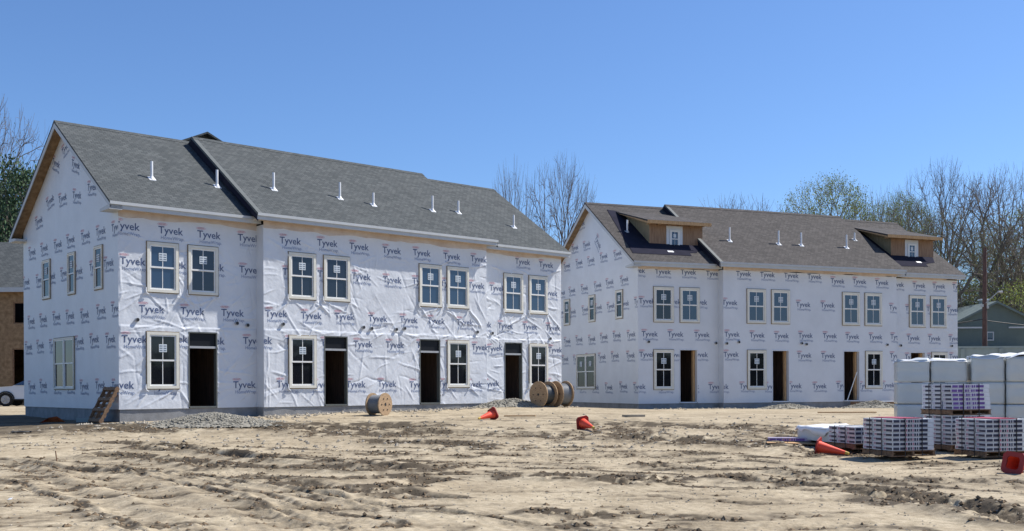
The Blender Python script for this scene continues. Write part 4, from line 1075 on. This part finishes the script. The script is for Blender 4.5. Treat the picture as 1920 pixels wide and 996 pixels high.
def heap(name, label, cx, cy, rx, ry, h, seed, n_st, group=None):
    """gravel heap: lumpy mound with individual stones on it"""
    g = np.random.default_rng(seed); k = 30; mb = MB(); V = []; base = gz(cx, cy) - .03
    def top(a, b_): 
        r2 = (a / rx) ** 2 + (b_ / ry) ** 2
        return h * np.maximum(0, np.exp(-r2 * 2.2) - .11) * 1.12 * (1 + .25 * fbm(np.asarray(a) * 1.3 + seed, np.asarray(b_) * 1.3, 3))
    gx, gy = np.meshgrid(np.linspace(-rx, rx, 50), np.linspace(-ry, ry, 36), indexing='ij')
    G0 = base_ground(cx + gx, cy + gy) - gz(cx, cy)
    Z = top(gx, gy) + .03 * fbm(gx / .1, gy / .1, 2) + G0 - .015 * ((gx / rx) ** 2 + (gy / ry) ** 2 > .9)
    mb.add(np.stack([gx, gy, Z], -1).reshape(-1, 3), [(i*36+j, (i+1)*36+j, (i+1)*36+j+1, i*36+j+1) for i in range(49) for j in range(35) if ((gx[i, j] / rx) ** 2 + (gy[i, j] / ry) ** 2) < 1.0], 0)
    a = g.normal(0, rx * .42, n_st); b_ = g.normal(0, ry * .42, n_st); zz = top(a, b_) + base_ground(cx + a, cy + b_) - gz(cx, cy)
    scatter_stones(mb, list(zip(a, b_, zz)), g, .02, .055)
    o_ = mb.obj(name, M['gravel'], None, (cx, cy, gz(cx, cy)), fix=False); return tag(o_, label, 'gravel heap', group)
x_, y_, _z = ghit(395, 797); heap('gravel_heap', 'wide grey gravel heap outside the first doorway of the nearer row', x_, y_ + .3, 2.3, 1.1, .30, 4, 2000)
x_, y_ = loc2w(B2, 6.6, -1.6); heap('gravel_heap', 'low gravel mound before the second doorway of the farther row', x_, y_, 1.6, .8, .22, 6, 500)
x_, y_ = loc2w(B2, 11.2, -1.9); heap('gravel_heap', 'low gravel mound beside the timber form at the shaded row', x_, y_, 1.7, .6, .32, 9, 600)
x_, y_ = loc2w(B1, 14.6, -1.3); heap('gravel_heap', 'earthy rubble mound outside the last doorway of the nearer row', x_, y_, 1.8, .8, .28, 12, 600)

# ------------------------------------------------------------------ cable reels
def cable_reel(label, p0, axis_deg, r_, L, coil_r, coil_mat, flange_t=.035, group='cable reels'):
    """p0: ground point under the near flange; axis lies flat"""
    t = thing('cable_reel', label, 'cable reel', p0, R(axis_deg), group)
    for k, x_ in enumerate((0, L)):
        f = MB(); f.tube([(x_ - flange_t/2, 0, r_), (x_ + flange_t/2, 0, r_)], r_, 40, 0, smooth=False)
        fl = f.obj('flange', M['reel_wood'], t)
        b_ = MB(); sg = -1 if k == 0 else 1
        for q_ in range(6):
            an = q_ * math.pi / 3; b_.tube([(x_ + sg * (flange_t/2), .55 * r_ * math.cos(an), r_ + .55 * r_ * math.sin(an)), (x_ + sg * (flange_t/2 + .018), .55 * r_ * math.cos(an), r_ + .55 * r_ * math.sin(an))], .02, 8, 0)
        b_.tube([(x_ + sg * (flange_t/2 - .005), 0, r_), (x_ + sg * (flange_t/2 + .006), 0, r_)], .05, 12, 0)
        b_.obj('bolt', M['black'], fl)
    c_ = MB(); n_ = int((L - flange_t) / .035)
    pts = []; rad = []
    for k in range(n_ * 6 + 1):
        x_ = flange_t/2 + (L - flange_t) * k / (n_ * 6); pts.append((x_, 0, r_)); rad.append(coil_r + .010 * abs(math.sin(math.pi * k / 6)))
    c_.tube(pts, rad, 36, 0, caps=False); c_.obj('wound_cable', coil_mat, t)
    return t
M['cable_grey'] = flat('grey_cable', (.16, .17, .18), 0.5, 0.4, 0.15, 30)
x_, y_, z_ = ghit(722, 779); cable_reel('small pale wooden reel with dark cable outside the second doorway of the nearer row', (x_, y_, z_ - .01), 150, .37, .50, .29, M['cable_grey'])
xa, ya, za = px(1010, 762, 40.2); za = gz(xa, ya)
cable_reel('large brown wooden cable reel standing by the last doorway, left of its twin', (xa, ya, za - .02), 42, .50, .52, .36, M['cable'])
cable_reel('large brown wooden cable reel behind the other at the corner of the nearer row', (xa + .66, ya + .42, gz(xa + .66, ya + .42) - .0), 36, .50, .50, .40, M['cable_grey'])

# ------------------------------------------------------------------ traffic cones
M['cone'] = flat('red_orange_plastic', (.90, .095, .045), 0.45, 0.4, 0.08, 4)
M['cone_tip'] = flat('yellow_worn_plastic', (.62, .42, .08), 0.5, 0.4, 0.1, 4)
def cone(label, u, v, ax_deg, L=.68, roll=0.0):
    x_, y_, z_ = ghit(u, v)
    t = thing('traffic_cone', label, 'traffic cone', (x_, y_, z_ - .005), 0, 'knocked over traffic cones')
    a = R(ax_deg); dirv = Vector((math.cos(a), math.sin(a), -.20)).normalized()
    rot = dirv.to_track_quat('Z', 'Y').to_matrix().to_4x4() @ Matrix.Rotation(roll, 4, 'Z') @ Matrix.Scale(.92, 4)
    b = MB(); b.tube([(0, 0, .02), (0, 0, L * .5), (0, 0, L * .88)], [.145, .085, .042], 24, 0, caps=False)
    b.tube([(0, 0, .021), (0, 0, L * .5), (0, 0, L * .88)], [.138, .078, .036], 24, 0, caps=False)
    o_ = b.obj('cone_body', M['cone'], t, fix=False)
    b2 = MB(); b2.tube([(0, 0, L * .88), (0, 0, L)], [.042, .028], 20, 0); o2 = b2.obj('cone_tip', M['cone_tip'], t, fix=False)
    b3 = MB(); prof = []
    for k in range(4):
        for c_ in (-.035, .035):
            an = k * math.pi / 2 + math.pi / 4 + c_ * 5; prof.append((.25 * math.cos(an), .25 * math.sin(an)))
    k = len(prof); inner = [(.143 * math.cos(math.atan2(q_[1], q_[0])), .143 * math.sin(math.atan2(q_[1], q_[0]))) for q_ in prof]
    V = [(q_[0], q_[1], 0) for q_ in prof] + [(q_[0], q_[1], .03) for q_ in prof] + [(q_[0], q_[1], 0) for q_ in inner] + [(q_[0], q_[1], .03) for q_ in inner]
    F = []
    for i in range(k):
        j = (i + 1) % k; F += [(i, j, k + j, k + i), (i, 2*k + i, 2*k + j, j), (k + i, k + j, 3*k + j, 3*k + i)]
    b3.add(V, F, 0); o3 = b3.obj('cone_base', M['black_red'], t)
    for o_ in (o_, o2, o3): o_.matrix_local = Matrix.Translation((0, 0, .185)) @ rot
    return t
M['black_red'] = flat('dark_red_plastic', (.30, .035, .03), 0.55, 0.3, 0.15, 6)
cone('fallen red cone near the nearer row, its tip pointing left', 925, 786, 226, .70, .4)
cone('fallen red cone in mid site pointing right, yellow tip', 1092, 806, -62, .66, .2)
cone('fallen red cone with pale highlight lying by the plywood sheet, tip pointing right', 1533, 851, -30, .74, .3)
cone('fallen red cone at the right edge, its hollow base turned to the viewer', 1899, 888, 38, .72, .1)

# ------------------------------------------------------------------ shingle pallets
M['wrapper'] = flat('shingle_wrapper', (.68, .70, .72), 0.35, 0.5, 0.12, 6)
M['navy_print'] = flat('navy_print', (.02, .024, .06), 0.4, 0.5, 0.2, 12)
M['pink_print'] = flat('pink_print', (.36, .10, .17), 0.4, 0.5, 0.2, 12)
M['purple_print'] = flat('purple_print', (.13, .06, .28), 0.4, 0.5, 0.2, 12)
M['lilac'] = flat('lilac_wrapper', (.46, .40, .52), 0.4, 0.5, 0.15, 6)
M['red_sheet'] = flat('red_strap_sheet', (.36, .05, .09), 0.5, 0.4, 0.1, 6)
def bundle_mesh(wrapper, bar, dots, seed, side=None):
    g = np.random.default_rng(seed); b = MB()
    b.box(-.49, .49, -.158, .158, .004, .088, 0)
    for (a, c_, mi) in ((-.47, -.33, 1), (-.31, -.19, 1), (-.17, -.145, 2), (-.13, -.08, 1), (-.065, -.03, 1), (-.015, .01, 2), (.025, .07, 1), (.085, .12, 1), (.14, .34, 1)):
        for sy in (-1, 1): b.box(a, c_, sy * .158, sy * .161, .014 + .003 * g.normal(), .068, 3 if mi == 1 else mi)
    for sx in (-1, 1):
        b.box(sx * .49, sx * .493, -.145, .05, .018, .064, 1); b.box(sx * .49, sx * .493, .065, .085, .024, .066, 2); b.box(sx * .49, sx * .493, .10, .12, .024, .066, 2)
    return b.mesh('shingle_bundle', [wrapper, bar, dots, side or bar], True)
BM = [bundle_mesh(M['wrapper'], M['navy_print'], M['pink_print'], 1), bundle_mesh(M['wrapper'], M['navy_print'], M['lilac'], 2, M['purple_print'])]
def pallet(parent, name='pallet', mat='old_wood', w=1.06, d=1.0, h=.115):
    p_ = MB()
    for k in range(6): p_.box(-w/2, w/2, -d/2 + k * (d - .1) / 5, -d/2 + .1 + k * (d - .1) / 5, h - .018, h)
    for k in range(3): x_ = -w/2 + .02 + k * (w - .08) / 2; p_.box(x_, x_ + .04, -d/2, d/2, .018, h - .0182)
    for k in range(3): y_ = -d/2 + k * (d - .1) / 2; p_.box(-w/2, w/2, y_, y_ + .1, 0, .0178)
    return p_.obj(name, M[mat], parent)
def shingle_pallet(label, corner, z, rz, layers, kind, sheet=False, seed=0):
    g = np.random.default_rng(seed); a = R(rz)
    cx = corner[0] + .5 * math.cos(a) - .5 * math.sin(a); cy = corner[1] + .5 * math.sin(a) + .5 * math.cos(a)
    t = thing('shingle_pallet', label, 'shingle pallet', (cx, cy, z), a, 'pallets of roof shingles')
    pallet(t)
    for l_ in range(layers):
        for k in range(3):
            o_ = bpy.data.objects.new('shingle_bundle', BM[kind]); COL.objects.link(o_); o_.parent = t
            dx, dy = g.normal(0, .006), g.normal(0, .004)
            if True: o_.location = (dx, -.333 + k * .333 + dy, .117 + l_ * .092)
            else: o_.location = (-.333 + k * .333 + dy, dx, .117 + l_ * .092); o_.rotation_euler = (0, 0, math.pi / 2)
            o_.rotation_euler.z += g.normal(0, .004)
    if sheet:
        s_ = MB(); zt = .119 + layers * .092
        s_.box(-.3, .25, -.47, .5, zt, zt + .012); s_.obj('red_cover_sheet', M['red_sheet'], t)
    zt = .122 + layers * .092
    for q_ in (-.2, .2):
        sp = MB(); sp.box(q_ - .009, q_ + .009, -.512, -.505, .0, zt); sp.box(q_ - .009, q_ + .009, .505, .512, .0, zt); sp.box(q_ - .009, q_ + .009, -.512, .512, zt, zt + .004); sp.obj('strap', M['black'], t)
        sp = MB(); sp.box(-.542, -.535, q_ - .009, q_ + .009, .0, zt + .005); sp.box(.535, .542, q_ - .009, q_ + .009, .0, zt + .005); sp.box(-.542, .542, q_ - .009, q_ + .009, zt + .005, zt + .009); sp.obj('strap', M['black'], t)
    return t
def corner(u, y): a, c = ray(u, 850); return (a * y, y)
cB, cC, cD, cA = corner(1673, 21.3), corner(1784, 22.9), corner(1848, 21.1), corner(1603, 23.0)
def zg(c_): return gz(c_[0], c_[1] + .6) - .02
zB, zC, zD, zA = .05, .07, .04, .10
shingle_pallet('grey-wrapped shingle pallet in the front row, left of the other full ones', cB, zB, 16, 7, 0, True, 1)
shingle_pallet('grey-wrapped shingle pallet tucked beneath the purple-printed one', cC, zC, 14, 7, 0, False, 2)
shingle_pallet('purple-printed shingle pallet raised on top of another pallet', (cC[0] - .0, cC[1] - .02), zC + .119 + 7 * .092 + .004, 16, 6, 1, False, 3)
shingle_pallet('grey-wrapped shingle pallet in the front row nearest the right edge', cD, zD, 12, 7, 0, True, 4)
shingle_pallet('low shingle pallet of only a few layers beside the white-covered stack', cA, zA, 17, 4, 0, False, 5)

# ------------------------------------------------------------------ white wrapped packs stacked behind
M['film'] = flat('white_film', (.55, .575, .56), 0.3, 0.5, 0.05, 2, 0.5, 5)
M['film_seam'] = flat('film_seam', (.28, .30, .31), 0.4, 0.4, 0.1, 4)
def film_pack(label, x0, x1, y0, y1, z0, z1, seed, ruffle=False):
    g = np.random.default_rng(seed); n_ = 22; V = []; mb = MB()
    w, d_, h_ = x1 - x0, y1 - y0, z1 - z0
    bm = bmesh.new(); bmesh.ops.create_cube(bm, size=1.0); bmesh.ops.subdivide_edges(bm, edges=bm.edges, cuts=12, use_grid_fill=True)
    P_ = np.array([v.co[:] for v in bm.verts])
    def sq(a): return np.sign(a) * .5 * (1 - (1 - np.clip(np.abs(a) * 2, 0, 1)) ** 1.0)
    rr = np.clip(np.abs(P_) * 2, 0, 1); cornerness = (rr[:, 0] ** 14 + rr[:, 1] ** 14 + rr[:, 2] ** 14 - 1).clip(0, 2)
    Q = P_ * (1 - .010 * cornerness[:, None]); Q = Q * np.array([w, d_, h_])
    off = .014 * fbm(Q[:, 0] * 2 + Q[:, 1] * 1.7 + seed, Q[:, 2] * 9, 3) + .008 * fbm(Q[:, 0] * 6 + seed, Q[:, 2] * 5 + Q[:, 1] * 6, 2)
    nrm = P_ / np.linalg.norm(P_, axis=1)[:, None]; Q = Q + nrm * off[:, None] * 1.2 * (rr[:, 2] < .98)[:, None]
    if ruffle:
        topm = P_[:, 2] > .49; Q[topm, 2] += .03 + .10 * np.maximum(0, fbm(Q[topm, 0] * 2.2 + seed, Q[topm, 1] * 3, 3) + .1) 
    Q[:, 2] += h_ / 2; Q[:, 2] = np.maximum(Q[:, 2], 0)
    for v, q_ in zip(bm.verts, Q): v.co = q_
    me_ = bpy.data.meshes.new('wrapped_pack'); bm.to_mesh(me_); bm.free(); me_.materials.append(M['film'])
    for p_ in me_.polygons: p_.use_smooth = True
    o_ = bpy.data.objects.new('wrapped_pack', me_); COL.objects.link(o_); o_.location = ((x0 + x1) / 2, (y0 + y1) / 2, z0)
    o_.rotation_euler = (0, 0, g.normal(0, .006))
    return tag(o_, label, 'wrapped pack', 'white wrapped packs stacked in columns')
BETA = R(16)
def on_row(u):
    k = ray(u, 700)[0]; a0, _ = ray(1682, 700); X0, Y0 = a0 * 26.4, 26.4
    return (k * Y0 - X0) / (math.cos(BETA) + k * math.sin(BETA))
RX, RY = ray(1682, 700)[0] * 26.4, 26.4
cols = [(1682, 1743, .0, 'leftmost column'), (1746, 1814, .06, 'second column from left'), (1822, 1883, -.05, 'third column, with peaked film on top'), (1886, 1972, -.12, 'rightmost column at the picture edge')]
for ci, (u0, u1, fo_, nm) in enumerate(cols):
    ta, tb_ = on_row(u0), on_row(u1); tm = (ta + tb_) / 2; zs = [.30, 1.02, 1.56, 2.09 + (.05 if ci > 1 else 0)]
    cx = RX + tm * math.cos(BETA) + (fo_ + .6) * math.sin(BETA); cy = RY - tm * math.sin(BETA) + (fo_ + .6) * math.cos(BETA); w = (tb_ - ta) / 2
    for k, lev in enumerate(('bottom', 'middle', 'topmost')):
        o = film_pack('%s white wrapped pack of the %s' % (lev, nm), cx - w, cx + w, cy - .6, cy + .6, zs[k], zs[k + 1] - .012, ci * 5 + k, k == 2)
        o.rotation_euler.z -= BETA
        if k == 2:
            b = MB(); gx, gy = np.meshgrid(np.linspace(-w - .02, w + .02, 30), np.linspace(-.62, .62, 20), indexing='ij'); hh = zs[3] - zs[2]
            Zt = hh + .02 + (.07 if ci < 2 else .17) * np.maximum(0, fbm(gx * 1.9 + ci * 3.7, gy * 2.5, 3) + .16); ed = np.minimum(w + .02 - np.abs(gx), .62 - np.abs(gy)); Zt = Zt - .05 * (1 - sstep(0, .06, ed))
            b.add(np.stack([gx, gy, Zt], -1).reshape(-1, 3), [(i*20+j, (i+1)*20+j, (i+1)*20+j+1, i*20+j+1) for i in range(29) for j in range(19)], 0, True)
            b.obj('lit_top_film', M['pvc'], o, fix=False)  # whiter than the packs: sunlight on the top rim put into its colour
    for q_ in (-w + .06, w - .06):
        t = MB(); t.box(q_ - .05, q_ + .05, -.55, .55, -.3, 0)
        o = t.obj('timber_bearer', M['old_wood'], None, (cx, cy, zs[0] - .005)); o.rotation_euler = (0, 0, -BETA); tag(o, '%s timber bearer under the %s of white packs' % ('left' if q_ < 0 else 'right', nm.split(',')[0]), 'bearer', 'bearers under the white packs')

# low stack under a white sheet
ls = thing('covered_stack', 'low long stack under a bright white plastic sheet', 'covered stack', (7.0, 25.3, gz(7.0, 25.3) - .05), 0)
ax, ay = 0.0, 0.0
P0 = np.array(corner(1495, 25.6)); P1 = np.array(corner(1568, 23.7)); e1 = P1 - P0; Lk = np.linalg.norm(e1); e1 /= Lk; e2 = np.array([-e1[1], e1[0]])
ls.location = (P0[0], P0[1], .14); ls.rotation_euler = (0, 0, math.atan2(e1[1], e1[0]))
b = MB(); b.box(0, Lk + .1, 0.0, 1.25, .06, .36); b.obj('stacked_boards', M['film'], ls, bevel=.015)
b = MB(); gx, gy = np.meshgrid(np.linspace(-.06, Lk + .14, 40), np.linspace(-.04, 1.31, 26), indexing='ij')
Z = .40 + .05 * fbm(gx * 1.6, gy * 1.6, 3) + .03 * np.abs(fbm(gx * 5, gy * 5, 2)); ed = np.minimum(np.minimum(gx + .06, Lk + .14 - gx), np.minimum(gy + .04, 1.31 - gy)); Z = Z - .16 * (1 - sstep(0, .05, ed)) * (1 + fbm(gx * 3, gy * 3, 2))
b.add(np.stack([gx, gy, Z], -1).reshape(-1, 3), [(i*26+j, (i+1)*26+j, (i+1)*26+j+1, i*26+j+1) for i in range(39) for j in range(25)], 0, True)
o = b.obj('plastic_sheet', M['pvc'], ls, fix=False); sd = o.modifiers.new('solid', 'SOLIDIFY'); sd.thickness = .006
b = MB(); [b.box(q_, q_ + .1, 0, 1.2, -.1, .055) for q_ in (.1, Lk / 2, Lk - .2)]; b.obj('bearer', M['old_wood'], ls)

# plywood sheet on the ground with a lilac bundle on it
x_, y_, z_ = ghit(1487, 831)
b = MB(); b.box(-.62, .62, -.5, .5, 0, .02); o = b.obj('plywood_sheet', M['timber'], None, (x_, y_, z_ + .05)); o.rotation_euler = (R(2), R(1), R(-12)); tag(o, 'tan plywood sheet lying flat on the mud left of the covered stack', 'plywood sheet')
g = np.random.default_rng(2); b = MB()
for k in range(5):
    s2 = bundle_mesh(M['lilac'], M['purple_print'], M['pink_print'], 3) if k == 0 else None
o = bpy.data.objects.new('shingle_bundle', bundle_mesh(M['lilac'], M['purple_print'], M['pink_print'], 3)); COL.objects.link(o); o.location = (x_ - .08, y_ + .05, z_ + .075); o.rotation_euler = (0, 0, R(-8)); tag(o, 'single purple and pink shingle bundle lying on the plywood sheet', 'shingle bundle')
b = MB(); b.box(-.35, .35, -.06, .06, 0, .05); o = b.obj('timber_offcut', M['old_wood'], None, (x_ - .75, y_ + .2, z_ + .02)); o.rotation_euler = (0, 0, .2); tag(o, 'dark timber offcut poking out left of the plywood sheet', 'timber offcut')

# ------------------------------------------------------------------ pallet leaning at the near corner, odds and ends
wp = thing('wooden_pallet', 'brown wooden pallet leaning against the corner of the nearer row', 'pallet', (0, 0, 0), 0)
x_, y_ = loc2w(B1, -.62, .35)
wp.location = (x_, y_, gz(x_, y_) + .0)
p_ = MB()
for k in range(7): z0 = .02 + k * .175; p_.box(-.5, .5, -.065, -.045, z0, z0 + .1)
for q_ in (-.5, -.02, .46): p_.box(q_, q_ + .04, -.0448, .045, 0, 1.2)
for k in range(4): z0 = .02 + k * .35; p_.box(-.5, .5, .0452, .062, z0, z0 + .1)
o = p_.obj('pallet_boards', M['old_wood'], wp)
D3 = Vector((*dvec(B1), 0)); S3 = Vector((*svec(B1), 0)); zl = (Vector((0, 0, 1)) * math.cos(R(27)) + D3 * math.sin(R(27))); xl = (S3 * .97 - D3 * .0).normalized(); yl = zl.cross(xl)
wp.rotation_euler = Matrix((xl, yl, zl)).transposed().to_euler()
def litter(name, label, cat, u, v, build, mat, rz=0, dz=.01, tilt=0):
    x_, y_, z_ = ghit(u, v); b = MB(); build(b); o_ = b.obj(name, mat, None, (x_, y_, z_ + dz)); o_.rotation_euler = (tilt, 0, rz); return tag(o_, label, cat)
litter('marker_stake', 'short thin stake poking up from the mud at lower left', 'stake', 108, 868, lambda b: b.tube([(0, 0, -.1), (-.04, 0, .22)], .012, 6), M['old_wood'])
litter('white_block', 'pale grey block lying in the shade near the leaning pallet', 'block', 157, 792, lambda b: b.box(-.2, .2, -.1, .1, 0, .13), M['block'], .2)
litter('orange_debris', 'crumpled orange barrier scrap on the shaded mud at left', 'debris', 97, 794, lambda b: b.add([(-.35, 0, 0), (-.1, .1, .16), (.15, -.05, .20), (.38, .1, .02), (.1, .3, .05), (-.2, .35, .02)], [(0, 1, 5), (1, 2, 4, 5), (2, 3, 4), (0, 5, 4, 3, 2, 1)]), flat('faded_orange', (.42, .12, .05), .7, .2, .3, 8), .3)
litter('broken_plank', 'short broken plank on the rubble right of the left cone', 'plank', 975, 782, lambda b: b.box(-.5, .5, -.06, .06, 0, .035), M['timber'], -.15, .02)
litter('broken_plank', 'long thin board lying before the timber form', 'plank', 1588, 776, lambda b: b.box(-1.0, 1.0, -.07, .07, 0, .04), M['timber'], -.1, .03)
litter('white_scrap', 'small white scrap on the dirt at the lower left edge', 'scrap', 18, 938, lambda b: b.add([(-.03, 0, 0), (.03, -.02, .01), (.035, .03, .03), (-.02, .03, .02)], [(0, 1, 2, 3), (3, 2, 1, 0)]), M['pvc'])
litter('pale_slab', 'flat pale stone slab on the dirt between the two rows', 'stone slab', 1190, 782, lambda b: b.box(-.35, .3, -.15, .2, -.05, .06), M['stone'], .4)
litter('small_cable_coil', 'small dark cable loop on the plastic near the leaning pallet', 'cable', 40, 812, lambda b: b.tube([(.25 * math.cos(a), .25 * math.sin(a), .03) for a in np.linspace(0, 6.0, 16)], .02, 6), M['black'])
